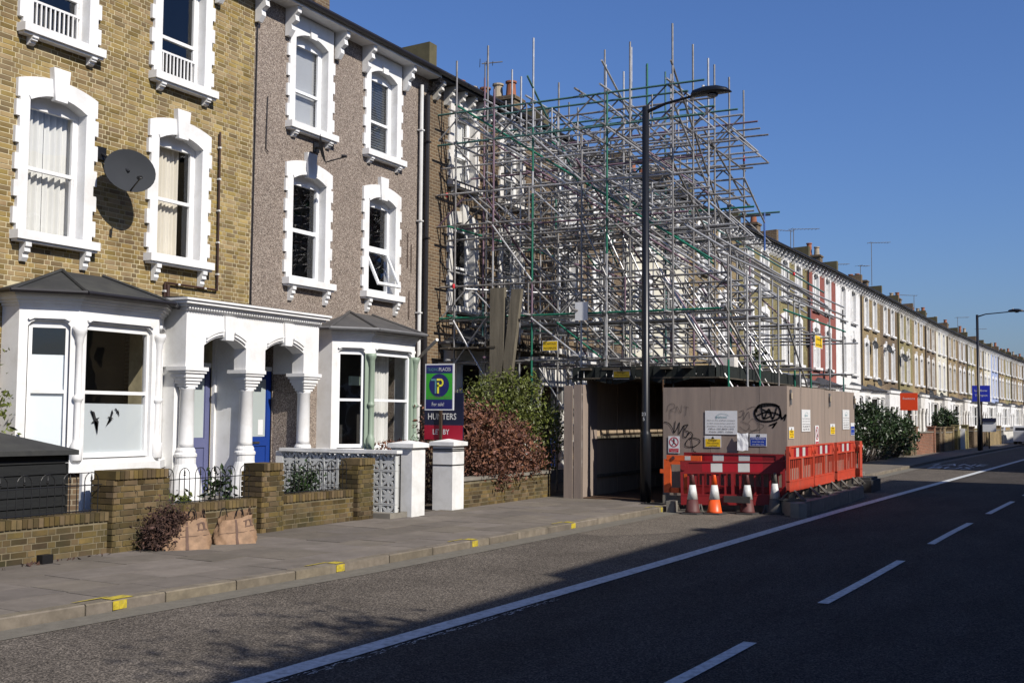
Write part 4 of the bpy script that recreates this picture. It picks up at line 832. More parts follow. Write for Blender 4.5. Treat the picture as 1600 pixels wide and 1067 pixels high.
def gate_pillar(x, y, label):
    t = empty('gate_pillar', (x, y, .05)); tag(t, label, 'gate pillar', 'white gate pillars'); m = M(); m.box(-.21, .21, -.21, .21, 0, 1.22); m.build('shaft', 'render_white', t)
    m = M(); m.box(-.26, .26, -.26, .26, 1.22, 1.29); i = len(m.v)
    for a, b in ((-.26, -.26), (.26, -.26), (.26, .26), (-.26, .26)): m.P(a, b, 1.29)
    m.P(0, 0, 1.345); m.f += [(i, i + 1, i + 4), (i + 1, i + 2, i + 4), (i + 2, i + 3, i + 4), (i + 3, i, i + 4)]; m.build('cap', 'render_white', t); return t
gate_pillar(16.72, 10.73, 'left white square gate pillar with a flat cap, joined to the open gate')
gp = gate_pillar(18.28, 10.85, 'right white gate pillar, strapped round with black bands under the letting boards')
for z in (1.12, 1.15, .86):
    m = M(); m.box(-.218, .218, -.218, -.211, z, z + .018); m.box(-.218, -.211, -.218, .218, z, z + .018); m.build('strap', 'black_iron', gp)
t = empty('iron_gate', (16.3, 10.62, .18)); tag(t, 'small open iron gate folded back against the patterned screen wall', 'gate')
m = M()
m.tube((0, 0, .0), (0, .0, .98), .014, n=6); m.tube((0, 0, .8), (-.12, .7, .8), .01, n=6); m.tube((0, 0, .08), (-.12, .7, .08), .01, n=6); m.tube((-.12, .7, 0), (-.12, .7, .9), .012, n=6); m.tube((0, 0, .98), (-.06, .35, .85), .01, n=6); m.tube((-.06, .35, .85), (-.12, .7, .98), .01, n=6)
m.build('gate_frame', 'black_iron', t)
for k in range(1, 6): m = M(); m.tube((-.02 * k, .117 * k, .08), (-.02 * k, .117 * k, .8), .007, n=6); m.build('bar', 'black_iron', t)
m = M(); m.box(15.98, 16.5, 10.6, 11.6, .1, .19); tag(m.build('entry_step', 'concrete'), 'worn stone step at the open gate between brick pier and white pillar', 'step')
lw = empty('low_wall', (18.5, 10.72, 0)); tag(lw, 'low rendered brick wall under the copper-brown hedge', 'wall')
m = M(); m.box(0, 3.9, .0, .2, .05, .60); m.build('wall_core', 'garden_mortar', lw); brick_face(lw, 'brick', lambda x, z, h: True, 0, 3.9, .1, .56, -.0, 'garden_brick', org=(18.5, 10.7), limit=130, seed=12)
m = M(); m.box(-.0, 3.9, -.03, .23, .60, .66); m.build('coping', 'concrete', lw)
m = M(); m.box(21.35, 22.05, 11.0, 11.2, .1, 1.28); tag(m.build('gate_stub', 'render_white'), 'short white wall end between the brown hedge and the site hoarding', 'wall')
# hedge masses
def hedge(name, blobs, n, size, m_, label, seed, trunkm='bark', droop=0.):
    x0 = sum(b[0] for b in blobs) / len(blobs); y0 = sum(b[1] for b in blobs) / len(blobs); t = empty(name, (x0, y0, .1)); tag(t, label, 'hedge' if 'hedge' in name else 'bush'); rr = random.Random(seed)
    ws = [b[3] * b[4] * b[5] for b in blobs]; cl = []
    for b, w_ in zip(blobs, ws):
        for _ in range(max(6, int(70 * w_ / max(ws)))):
            d = Vector((rr.gauss(0, 1), rr.gauss(0, 1), rr.gauss(0, 1))).normalized() * rr.uniform(.6, 1.05); cl.append((b[0] + d.x * b[3] - x0, b[1] + d.y * b[4] - y0, max(.08, b[2] + d.z * b[5])))
    def smp(q):
        c = q.choice(cl); return (c[0] + q.gauss(0, .13), c[1] + q.gauss(0, .12), max(.02, c[2] + q.gauss(0, .12) - abs(q.gauss(0, droop))))
    m = M(); leaves(m, n, smp, size, rr); m.build('foliage', m_, t)
    m = M()
    for c in cl[::2]:
        bs = (c[0] * .75, .1 + c[1] * .3, .0); md = (c[0] * .9, c[1] * .7, c[2] * .6); m.tube(bs, md, .016, .009, n=4, cap=False); m.tube(md, c, .009, .003, n=4, cap=False)
    m.build('branch', trunkm, t); return t
hedge('beech_hedge', [(19.25, 11.2, 1.35, .42, .4, .62), (19.9, 11.0, 1.3, .7, .45, .62), (20.7, 11.0, 1.15, .7, .45, .55), (21.5, 11.0, 1.0, .6, .4, .42), (19.3, 11.6, 1.6, .35, .4, .55), (20.1, 10.8, .75, .9, .25, .3)], 13000, .042, 'beech', 'coppery brown beech hedge spilling over the low wall by the letting boards', 21, droop=.1)
hedge('green_bush', [(21.5, 11.7, 2.0, .6, .45, .62), (22.2, 11.3, 1.9, .62, .4, .78), (22.6, 11.0, 1.3, .5, .35, .75), (21.9, 11.3, 1.3, .6, .4, .7), (21.0, 11.8, 1.7, .45, .4, .5)], 12000, .036, 'leaf_green', 'bright green bush between the brown hedge and the hoarding', 22)
m = M(); leaves(m, 2500, lambda q: (18.15 + q.uniform(-.45, .5), 11.7 + q.uniform(-.3, .5), .15 + q.random() ** 1.3 * 1.2), .04, random.Random(5)); tag(m.build('small_hedge', 'beech'), 'dark brown hedge in the shade of the gateway between the white pillars', 'hedge')
# letting boards
t = empty('letting_board', (18.12, 10.95, 1.3)); tag(t, 'green and navy upright letting board with a round TP logo above the right gate pillar', 'sign')
def plate(m, y0, y1, z0, z1, x): m.quad((x, y1, z0), (x, y0, z0), (x, y0, z1), (x, y1, z1))
m = M(); m.box(-.035, -.012, -.31, .31, .62, 1.48); m.build('board', 'sign_white', t)
m = M(); plate(m, -.285, .285, .82, 1.30, -.038); m.build('green_field', 'sign_green', t)
m = M(); plate(m, -.285, .285, 1.30, 1.455, -.038); plate(m, -.285, .285, .645, .82, -.038); i = len(m.v); N = 28
for k in range(N): a = 2 * math.pi * k / N; m.P(-.041, -.215 * math.cos(a), 1.08 + .215 * math.sin(a))
m.f.append(tuple(range(i, i + N))); m.build('navy_field', 'sign_blue', t)
U, V = (0, -1, 0), (0, 0, 1)
m = M(); text(m, "PLACES", (-.042, -.12, 1.345), U, V, .065, .25); text(m, "For sale!", (-.042, .02, .70), U, V, .07, .26); m.build('lettering', 'sign_white', t)
m = M(); text(m, "TRADING", (-.042, .14, 1.345), U, V, .06, .24); m.box(-.046, -.043, -.01, .17, 1.165, 1.2) ; m.box(-.046, -.043, .055, .09, .93, 1.165); m.build('logo_letter', 'logo_teal', t)
m = M(); m.box(-.052, -.047, .0, .035, .93, 1.13); m.box(-.052, -.047, -.02, .045, 1.165, 1.205)
for k in range(8):
    a1, a2 = -math.pi / 2 + math.pi * k / 8, -math.pi / 2 + math.pi * (k + 1) / 8; c = (-.03, 1.13)
    P_ = lambda r_, a: (-.05, c[0] - r_ * math.cos(a) * .95, c[1] + r_ * math.sin(a)); m.quad(P_(.04, a1), P_(.076, a1), P_(.076, a2), P_(.04, a2))
m.box(-.052, -.047, -.03, .035, 1.055, 1.09); m.build('logo_letter', 'ink_yellow', t)
m = M(); text(m, "020 8069 2612", (-.042, 0, .84), U, V, .045, .46); m.build('lettering', 'ink_olive', t)
t = empty('letting_board', (18.5, 11.09, 1.3)); tag(t, 'navy and crimson HUNTERS letting board half hidden behind the green one', 'sign')
m = M(); m.box(-.012, .012, -.42, .42, .07, .95); m.build('board', 'sign_navy', t); m = M(); plate(m, -.42, .42, .07, .34, -.015); m.build('crimson_field', 'sign_red', t)
m = M(); text(m, "HUNTERS", (-.018, .03, .45), U, V, .12, .62, .01); text(m, "LET BY", (-.018, .05, .17), U, V, .10, .36, .01); m.build('lettering', 'sign_white', t)
m = M(); m.box(-.06, -.02, .02, .07, -.9, .9); m.build('post', 'dark_wood', t)
# garden-waste sacks
def sack(x, y, s_, rot, label, seed, lean):
    t = empty('paper_sack', (x, y, .1), rot); tag(t, label, 'sack', 'sagging brown garden sacks'); rr = random.Random(seed); m = M(); N, V = 32, 10; ph = rr.uniform(0, 6)
    def pt(k, v, o=0.):
        a = 2 * math.pi * k / N; c, q = math.cos(a), math.sin(a); e = .55; sx = math.copysign(abs(c) ** e, c); sy = math.copysign(abs(q) ** e, q)
        wx = (.31 - .05 * v + .02 * math.sin(5 * v + ph)) * s_ + o; wy = (.19 - .13 * v + .02 * math.sin(3 * v + ph)) * s_ + o
        cr = .014 * math.sin(a * 7 + v * 9 + ph) * (1 - .3 * v) + .008 * math.sin(a * 15 - v * 14); top = .40 * s_ * (1 + lean * .35 * c) * (1.12 if q > 0 else .9)
        return (sx * (wx + cr) + lean * v * .05, sy * (wy + cr) + .07 * v, v * top + (.012 * math.sin(a * 5 + ph) if v > .8 else 0))
    for j in range(V + 1):
        for k in range(N): m.P(*pt(k, j / V))
    for j in range(V):
        for k in range(N): m.f.append((j * N + k, j * N + (k + 1) % N, (j + 1) * N + (k + 1) % N, (j + 1) * N + k))
    m.build('sack_body', 'sack', t, smooth=True)
    def patch(k0, k1, v0, v1, nm, mt):
        q = M(); n = 4; g = [[q.P(*pt(k0 + (k1 - k0) * i / n, v0 + (v1 - v0) * j / n, .006)) for j in range(n + 1)] for i in range(n + 1)]
        for i in range(n):
            for j in range(n): q.f.append((g[i][j], g[i + 1][j], g[i + 1][j + 1], g[i][j + 1]))
        q.build(nm, mt, t, smooth=True)
    patch(23.97, 24.03, .02, .98, 'seam', 'sack_print'); patch(25.2, 28.6, .62, .66, 'print', 'sack_print'); patch(25.2, 28.6, .82, .86, 'print', 'sack_print'); patch(25.6, 26.4, .66, .82, 'print', 'sack_print'); patch(27.2, 28.2, .66, .82, 'print', 'sack_print'); patch(20, 29, .46, .475, 'crease_shade', 'sack_print')  # last patch is a dark strip: the fold's shade put into colour
    for sx in (-.12, .1):
        m = M(); pr = None
        for k in range(8):
            a = math.pi * k / 7; p = (sx + .05 * math.cos(a), .10, .38 * s_ + .12 * math.sin(a))
            if pr: m.tube(pr, p, .007, n=5)
            pr = p
        m.build('handle', 'black_iron', t)
sack(11.12, 10.5, 1.0, R(-38), 'sagging brown printed garden sack full of dead twigs, against the wall', 31, .25)
sack(11.95, 10.42, .9, R(-34), 'emptier brown printed garden sack slumped right of the twigs', 32, .5)
m = M(); rr = random.Random(8)
leaves(m, 2600, lambda q: (10.86 + q.gauss(0, .13) + .1 * q.random(), 10.66 + q.gauss(0, .09), .12 + abs(q.gauss(.2, .15))), .024, rr)
leaves(m, 900, lambda q: (11.08 + q.gauss(0, .12), 10.6 + q.gauss(0, .07), .42 + q.gauss(.0, .07)), .024, rr)
for _ in range(260):
    x, y, z = 10.88 + rr.gauss(0, .14), 10.66 + rr.gauss(0, .08), .12 + rr.random() * .4; m.tube((x, y, z), (x + rr.gauss(0, .12), y + rr.gauss(0, .08), z + rr.uniform(-.05, .18)), .004, .002, n=4, cap=False)
tag(m.build('dead_clippings', 'twig'), 'heap of dead brown clippings spilling beside the left garden sack', 'garden waste')
m = M(); leaves(m, 34, lambda q: (8.6 + q.random() * 1.6, 10.75 + q.random() * .15, .112), .03, random.Random(3), 0.1); tag(m.build('leaf_litter', 'twig'), 'dry litter on the slabs at the foot of the garden wall', 'litter', kind='stuff')
m = M(); m.box(9.15, 9.3, 10.78, 10.88, .1, .2); tag(m.build('crumpled_can', 'black_iron'), 'small dark crushed carton on the slabs by the garden wall', 'litter')
# ------------------------------------------------------------------ scaffold
sc = empty('scaffold', (22.6, 10, .1)); tag(sc, 'towering tangle of galvanised and green scaffold tubes shoring up the houses behind the hoarding', 'scaffold')
def unit_tube(mt, n=8):
    q = M(); q.tube((0, 0, 0), (0, 0, 1), 1, n=n); me = bpy.data.meshes.new('tube'); me.from_pydata(q.v, [], q.f); me.materials.append(MT[mt]); me.polygons.foreach_set("use_smooth", [len(p.vertices) == 4 for p in me.polygons]); return me
UT = {k: unit_tube(k) for k in ('galv', 'galv_old', 'green_tube', 'teal_tube', 'purple_tube', 'blue_tube', 'red_band', 'timber')}
rs = random.Random(42); SO = Vector((22.6, 10, .1)); joints = []
def pick(gr=.12): 
    gr *= .6; r_ = rs.random(); return 'green_tube' if r_ < gr * .6 else 'teal_tube' if r_ < gr else 'purple_tube' if r_ < gr + .05 else 'galv_old' if r_ < .56 else 'galv'
def st(name, p, q, mt=None, r=.0245, j=True):
    p = Vector(p); q = Vector(q); d = q - p
    o = bpy.data.objects.new(name, UT[mt or pick()]); COL.objects.link(o); o.parent = sc; o.location = p - SO; o.rotation_euler = d.to_track_quat('Z', 'Y').to_euler(); o.scale = (r, r, d.length); return o
PXS = [22.6, 23.95, 25.05, 26.7, 27.95]; PY = [13.3, 12.3, 11.3, 10.1, 9.5, 8.0]
tops = {(22.6, 13.3): 10.1, (22.6, 12.3): 9.3, (22.6, 11.3): 10.35, (22.6, 10.1): 8.0, (22.6, 9.5): 8.9, (22.6, 8.0): 10.17}
for xi, x in enumerate(PXS):
    for yi, y in enumerate(PY):
        top = tops.get((x, y), {8.0: 10.12, 9.5: 10.2 + .2 * (xi % 2)}.get(y, 9.2 + rs.uniform(0, .9))); zb = 2.75 if 8.1 < y < 9.8 else .1
        sp = rs.uniform(3.8, 6.4); a = pick(.16); b = pick(.10)
        if x == 22.6 and y == 11.3:
            for z0, z1, mt in ((.1, 3.9, 'green_tube'), (3.9, 4.8, 'purple_tube'), (4.8, 6.8, 'green_tube'), (6.8, 7.3, 'galv'), (7.3, 8.3, 'green_tube'), (8.3, top, 'galv')): st('upright_tube', (x, y, z0), (x, y, z1), mt, j=False)
            continue
        st('upright_tube', (x, y, zb), (x, y, sp), a, j=False); st('upright_tube', (x, y, sp), (x, y, top), b, j=False)
for x, y, z1 in ((25.5, 8.0, 10.1), (23.0, 12.7, 10.5), (25.1, 10.6, 10.7), (25.2, 9.95, 10.7), (26.3, 10.0, 10.6), (27.7, 10.0, 10.8), (24.6, 12.9, 10.4)): st('upright_tube', (x, y, .1), (x + rs.uniform(-.03, .03), y, z1), pick(.1), j=False)
# lattice beams across the street face: chords with zig-zag lacing
def lattice(x, y0, y1, zt, h=.74, mt=None, mb=None, lac=None):
    st('chord_tube', (x, y0, zt + .02 * rs.uniform(-1, 1)), (x, y1, zt + rs.uniform(-.03, .0)), mt); st('chord_tube', (x, y0, zt - h), (x, y1, zt - h), mb)
    n = max(2, int(abs(y1 - y0) / .75)); up = True
    for k in range(n):
        a, b = y0 + (y1 - y0) * k / n, y0 + (y1 - y0) * (k + 1) / n
        st('lacing_tube', (x + .03, a, zt - (h if up else 0)), (x + .03, b, zt - (0 if up else h)), lac or pick(.04), r=.019, j=False); up = not up
        if k % 3 == 2: st('stay_tube', (x - .02, b, zt), (x - .02, b, zt - h), pick(.03), r=.019, j=False)
lattice(22.6, 13.95, 7.3, 8.88, mt='teal_tube'); lattice(25.1, 13.6, 7.32, 8.88, mt='teal_tube'); lattice(25.65, 11.5, 7.36, 8.88, mt='galv'); lattice(26.7, 13.4, 7.3, 8.95, mt='purple_tube'); lattice(27.8, 13.4, 7.33, 8.9, mt='galv_old')
for xx, zt, ye in ((23.3, 8.9, 7.9), (23.95, 8.86, 7.5), (24.55, 8.85, 7.7), (27.3, 8.93, 7.4), (23.3, 6.95, 7.9), (23.95, 6.9, 7.6), (25.7, 6.93, 7.5), (27.4, 6.92, 7.6), (23.95, 4.8, 6.9), (26.4, 4.8, 6.9), (24.6, 5.9, 7.8), (27.0, 7.9, 7.5), (25.4, 8.0, 8.0)): lattice(xx, 13.6, ye, zt, .7)
lattice(22.6, 13.8, 7.35, 6.95, mt='galv'); lattice(25.05, 13.6, 7.4, 6.95); lattice(26.7, 13.6, 7.4, 6.9, mt='green_tube'); lattice(28.2, 13.4, 7.4, 6.95, mt='galv_old')
lattice(22.6, 13.7, 6.75, 4.8, mt='galv_old'); lattice(25.05, 13.6, 6.8, 4.8); lattice(27.9, 13.4, 6.8, 4.82)
# ledgers along the street and transoms towards it
for y in PY + [6.8]:
    for z in (3.1, 4.07, 5.1, 6.2, 7.3, 8.15, 8.95):
        if y == 6.8 and z > 5.2: continue
        x1 = 28.3 if z > 5.2 else 34.1
        if rs.random() < .86: st('ledger_tube', (22.35 + rs.uniform(-.15, .1), y + .05, z + rs.uniform(-.06, .06)), (x1 + rs.uniform(-.1, .35), y + .05, z + rs.uniform(-.06, .06)))
for x in PXS + [29.3, 30.6, 32.2, 34.0]:
    for z in (3.06, 4.0, 5.87, 6.15, 7.6):
        if x > 28.3 and z > 5: continue
        y0, y1 = 13.65 + rs.uniform(-.1, .1), (8.0 if z > 5 else 6.75) - rs.uniform(.1, .5)
        if rs.random() < .9: st('transom_tube', (x + .05, y0, z + rs.uniform(-.03, .03)), (x + .05, y1, z + rs.uniform(-.04, .04)))
# low wing to the far end
for x, z1, mt in ((22.55, 5.15, 'galv_old'), (23.93, 4.9, 'galv'), (24.9, 4.8, 'galv'), (26.55, 4.9, 'galv'), (28.1, 4.9, 'galv'), (28.64, 4.9, 'galv'), (29.83, 4.95, 'purple_tube'), (32.15, 4.9, 'galv'), (33.97, 5.0, 'galv_old')):
    st('upright_tube', (x, 6.8, .1), (x, 6.8, 3.0), 'green_tube' if x in (24.9, 28.1, 29.83) else pick(.2), j=False); st('upright_tube', (x, 6.8, 3.0), (x, 6.8, z1), mt, j=False)
    if x > 28:
        for y in (8.4, 10.2, 12.0, 13.3): st('upright_tube', (x, y, .1), (x, y, 4.9 + (y - 6.8) * .62 + rs.uniform(-.1, .3)), j=False)
st('transom_tube', (28.15, 8.2, 6.97), (28.15, 7.15, 6.97), 'teal_tube'); st('upright_tube', (28.0, 7.5, 6.0), (28.0, 7.5, 6.95), 'blue_tube')
st('ledger_tube', (26.2, 7.5, 7.5), (28.0, 7.5, 6.7), 'galv')
for z in (4.86, 4.72, 4.4): st('ledger_tube', (27, 6.78, z), (34.2, 6.78, z - .03), pick(.2))
# raking shores: from high on the facades down towards the street, and steep ones below
for i, x in enumerate((22.6, 23.9, 25.0, 26.6, 28.0, 29.3, 30.6, 32.2, 33.9)):
    for dz, yt in ((0, 13.3), (.32, 13.4), (.7, 12.6)):
        if rs.random() < (.6 if x < 26 else .92):
            y1 = 6.85 + rs.uniform(0, .4); k = (13.3 - y1); z1 = 4.7 + dz + rs.uniform(-.08, .08); z0 = z1 + (yt - y1) * .645
            st('raking_tube', (x + .07 + dz * .1, yt, z0), (x + .07 + dz * .1, y1, z1), 'green_tube' if (i == 0 and dz == .32) else pick(.1))
for i in range(12):
    x = 22.9 + i * .52; s0 = rs.uniform(-.15, .15); st('raking_tube', (x, 8.55 + s0, 5.0), (x, 5.72 + s0 * .4, .6), pick(.1))
    if i % 2: st('raking_tube', (x + .3, 11.6 + s0, 5.2), (x + .3, 9.4, 2.85), pick(.08))
for i in range(5): x = 22.9 + i * 1.25; st('raking_tube', (x, 12.9, 6.9), (x, 8.2, 3.2), pick(.1)); st('raking_tube', (x + .5, 12.4, 8.8), (x + .5, 8.1, 5.4), 'green_tube' if i == 2 else pick(.1))
# face and plan braces
for p, q in (((22.5, 8.0, 9.35), (26.4, 8.0, 6.3)), ((22.5, 8.0, 7.25), (26.8, 8.0, 5.1)), ((22.5, 8.0, 8.55), (27.9, 8.0, 5.4)), ((22.3, 11.3, 9.4), (27.9, 11.3, 5.6)), ((22.3, 9.5, 9.5), (28.1, 9.5, 6.7)), ((22.3, 12.3, 6.7), (28, 12.3, 3.4)), ((22.3, 10.1, 7.4), (27.9, 10.1, 4.9)), ((22.3, 6.8, 4.1), (25, 6.8, 2.6)), ((27, 6.75, 4.2), (31.5, 6.75, 1.0)), ((24.6, 8, 8.4), (28.4, 8, 7.2)), ((22.6, 13.3, 3.0), (22.6, 12.0, 4.6)), ((22.55, 13.3, 4.0), (22.55, 12.2, 2.3)), ((24, 7.0, 4.4), (29, 8.2, 5.0)), ((22.4, 13, 8.2), (28, 9, 8.1)), ((22.4, 9, 8.1), (28, 13, 8.1)), ((22.4, 9.0, 6.2), (28, 13, 6.2)), ((22.4, 12.9, 4.7), (28, 8, 4.7))):
    st('brace_tube', p, q)
for x in PXS:
    for a, b, z0, z1 in ((13.3, 12.3, 5.9, 4.8), (12.3, 11.3, 6.15, 4.85), (10.1, 9.5, 6.1, 4.85), (9.5, 8.0, 6.15, 4.85), (13.3, 12.3, 8.1, 7.0), (11.3, 10.1, 8.1, 7.0), (9.5, 8.0, 8.1, 6.95), (11.3, 10.1, 4.0, 3.1), (12.3, 11.3, 3.0, 1.5)):
        if rs.random() < .75: st('brace_tube', (x - .04, a, z0), (x - .04, b, z1), pick(.08), r=.022)
for p, q in (((22.55, 13.3, 4.75), (22.55, 13.3, 4.85)), ((27.95, 8, 8.3), (27.95, 8, 8.42)), ((28.1, 6.8, 5.35), (28.1, 6.8, 5.42)), ((22.62, 13.55, 6.9), (22.62, 13.55, 7.0))): st('brace_tube', p, q, 'red_band', .032, j=False)
m = M()
for p in joints: m.box(p.x - .045, p.x + .045, p.y - .05, p.y + .05, p.z - .045, p.z + .045)
for x in PXS:
    for y in PY:
        for z in (3.1, 4.07, 4.8, 6.2, 6.95, 8.15, 8.88): m.box(x - .02, x + .065, y - .035, y + .065, z - .036, z + .036)
m.v = [(a - SO.x, b - SO.y, c - SO.z) for a, b, c in m.v]; tag(m.build('coupler', 'galv_old', sc), kind='stuff')
def part(m, name, mt, par, org): m.v = [(a - org[0], b - org[1], c - org[2]) for a, b, c in m.v]; return m.build(name, mt, par)
for k in [q for q in range(14) if q not in (5, 6)]:
    m = M(); y = 7.0 + k * .225; m.box(22.3 + rs.uniform(-.2, .1), 29 + rs.uniform(-.4, .8), y, y + .215, 2.80 + rs.uniform(0, .03), 2.85); part(m, 'scaffold_board', 'board', sc, SO)
for y0, y1, x0, x1, z0, z1 in ((7.0, 10.15, 22.28, 22.31, 2.56, 2.88), ):
    m = M(); n = 24
    for k in range(n): a = y0 + (y1 - y0) * k / n; b = a + (y1 - y0) / n; s_ = .04 * math.sin(k * 1.3); m.quad((x0 + s_, b, z0 + .05 * math.sin(k * .7)), (x0 + s_, a, z0 + .05 * math.sin(k * .7 - .7)), (x0, a, z1), (x0, b, z1))
    part(m, 'debris_net', 'net', sc, SO)
m = M(); n = 26
for k in range(n): x = 22.3 + k * .28; m.quad((x, 6.98, 2.6 + .04 * math.sin(k)), (x + .28, 6.98, 2.6 + .04 * math.sin(k + 1)), (x + .28, 6.98, 2.9), (x, 6.98, 2.9))
part(m, 'debris_net', 'net', sc, SO)
for k in range(6): m = M(); y = 12.05 + k * .25; m.box(22.35 + rs.uniform(-.1, .1), 26, y, y + .225, 3.34, 3.38); part(m, 'scaffold_board', 'board', sc, SO)
m = M(); rr = random.Random(4); leaves(m, 500, lambda q: (22.8 + q.random() * 2.4, 12.1 + q.random() * 1.4, 3.4 + q.random() * .16), .09, rr); tag(part(m, 'rubble', 'board', sc, SO), kind='stuff')
for (y0, y1, z0, z1, lean) in ((11.85, 12.2, 1.0, 4.68, 0), (11.42, 11.66, 1.0, 4.63, .22)):
    m = M(); i = len(m.v)
    for z, dy in ((z0, lean * .0 + (lean and .45)), (z1, 0)):
        for x, y in ((22.3, y0), (22.42, y0), (22.42, y1), (22.3, y1)): m.P(x, y + dy, z)
    m.f = [(0, 1, 5, 4), (1, 2, 6, 5), (2, 3, 7, 6), (3, 0, 4, 7), (4, 5, 6, 7), (3, 2, 1, 0)]
    tag(m.build('timber_plank', 'timber'), 'weathered plank, %s of the two against the scaffold' % ('right and leaning one' if lean else 'left and straight one'), 'plank')
def warn(u0, v0, u1, v1, fixed, axis, base, label, lines, header=True, m_body='sign_yellow', tx='ink', parent=None):
    """small site notice: coloured field on a white plate with lettering; axis X = faces the near end, Y = faces the street"""
    t = empty('notice', (fixed, (u0 + u1) / 2, v0) if axis == 'X' else ((u0 + u1) / 2, fixed, v0)); tag(t, label, 'notice', 'site notices'); w2, h = abs(u1 - u0) / 2, v1 - v0
    if axis == 'X': f = lambda a, d, z: (-d, -a, z); U = (0, -1, 0)
    else: f = lambda a, d, z: (a, -d, z); U = (1, 0, 0)
    def pl(nm, a0, a1, z0, z1, d, mt): q = M(); q.quad(f(a0, d, z0), f(a1, d, z0), f(a1, d, z1), f(a0, d, z1)); return q.build(nm, mt, t)
    q = M(); c = [f(-w2, .004, 0), f(w2, .004, 0), f(w2, .004, h), f(-w2, .004, h)]; c2 = [f(-w2, .0005, 0), f(w2, .0005, 0), f(w2, .0005, h), f(-w2, .0005, h)]; q.quad(*c); q.quad(*c2[::-1])
    for k in range(4): q.quad(c[k], c2[k], c2[(k + 1) % 4], c[(k + 1) % 4])
    q.build('plate', base, t); hb = h * (.72 if header else .94)
    if m_body: pl('field', -w2 * .92, w2 * .92, h * .04, hb, .006, m_body)
    q = M(); n = len(lines); zz = hb - (hb - h * .04) * .5 / n
    for k, (s_, hh, ww) in enumerate(lines): text(q, s_, f(0, .009, (hb * .97) - (hb * .93) * (k + .72) / n), U, (0, 0, 1), hh, ww * 2 * w2 if ww else None)
    q.build('lettering', tx, t); return t, f, w2, h
YL = [("Danger", .05, .5), ("Men working", .03, .7), ("overhead", .03, .5)]
def tri(t, f, w2, h):
    q = M(); q.quad(f(-.035, .009, h * .74), f(.035, .009, h * .74), f(0, .009, h * .96)); q.build('warning_triangle', 'ink', t)
a = warn(11.0, 3.26, 10.62, 3.48, 22.53, 'X', 'sign_white', 'small yellow notice tied high on the scaffold above the green bush', [("SCAFFOLD", .045, .75), ("INCOMPLETE", .045, .8)], False)
a = warn(9.21, 2.61, 8.82, 2.84, 22.26, 'X', 'sign_white', 'yellow danger notice hung on the dark net over the hoarding entrance', YL); tri(*a)
a = warn(30.05, 3.68, 30.95, 4.02, 6.74, 'Y', 'sign_white', 'bright yellow notice on the low far wing of the scaffold, before the red house', [("DANGER", .05, .6), ("SCAFFOLDING", .05, .8)], False)
a = warn(10.2, 3.9, 9.9, 4.3, 22.5, 'X', 'paper_white', 'sheet of white paper tied to the scaffold above the hoarding entrance', [(" ", .01, None)], True, None)
t = empty('satellite_dish', (23.5, 9.3, 3.2)); 
bpy.data.objects.remove(t)
# ------------------------------------------------------------------ hoarding and covered walkway
ho = empty('hoarding', (22.17, 5.52, .1)); HO = (22.17, 5.52, .1); tag(ho, 'grey-brown plywood site hoarding with graffiti and notices, and a dark walkway entrance', 'hoarding')
def panel(x0, x1, y0, y1, z0, z1, mt='ply', nm='hoarding_panel'): m = M(); m.box(x0, x1, y0, y1, z0, z1); return part(m, nm, mt, ho, HO)
y = 5.52
for k, w_ in enumerate((.55, 1.0, 1.0)): panel(22.17 + .002 * k, 22.19, y + (.02 if k == 0 else 0), y + w_ - .006, .12, 2.45 - .01 * k); y += w_
x = 22.17
for k in range(6): panel(x + .003, x + 1.11 - .004, 5.52 - .002 * (k % 2), 5.54, .22, 2.45 + .006 * (k % 3)); x += 1.11
y = 5.55
for k in range(3): panel(28.81, 28.83, y, y + .85, .12, 2.45); y += .86
for k in range(9): panel(22.22 + k * 1.22, 22.22 + k * 1.22 + 1.21, 8.08, 8.1, .12, 2.6, 'shade_ply')
panel(22.14, 22.16, 9.88, 10.06, .1, 2.5); panel(22.10, 22.12, 10.07, 10.27, .1, 2.48); panel(22.17, 22.47, 9.86, 9.875, .1, 2.5)
panel(22.475, 22.98, 9.88, 9.9, .1, 2.6)
for k in range(9): panel(22.99 + k * 1.22, 22.99 + k * 1.22 + 1.2, 9.9, 9.92, .1, 2.62, 'ply_bare')
panel(33.4, 33.42, 8.1, 9.9, .1, 2.6, 'shade_ply')
for z in (.5, 1.33): panel(22.99, 30, 9.87, 9.899, z, z + .07, 'timber', 'batten')
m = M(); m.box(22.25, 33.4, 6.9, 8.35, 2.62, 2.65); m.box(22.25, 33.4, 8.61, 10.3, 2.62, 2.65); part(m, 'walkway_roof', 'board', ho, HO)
m = M(); m.box(22.19, 33.4, 8.1, 9.9, .08, .125); part(m, 'walkway_floor', 'shade_ply', ho, HO)
for (x, ww) in ((22.36, .05), (25.9, .05), (28.7, .05)):
    m = M(); m.box(x, x + ww, 5.48, 5.514, 2.08, 2.38); part(m, 'hoarding_light', 'lead', ho, HO); m = M(); m.box(x - .02, x + ww + .02, 5.47, 5.482, 2.2, 2.32); part(m, 'light_lens', 'pot_buff', ho, HO)
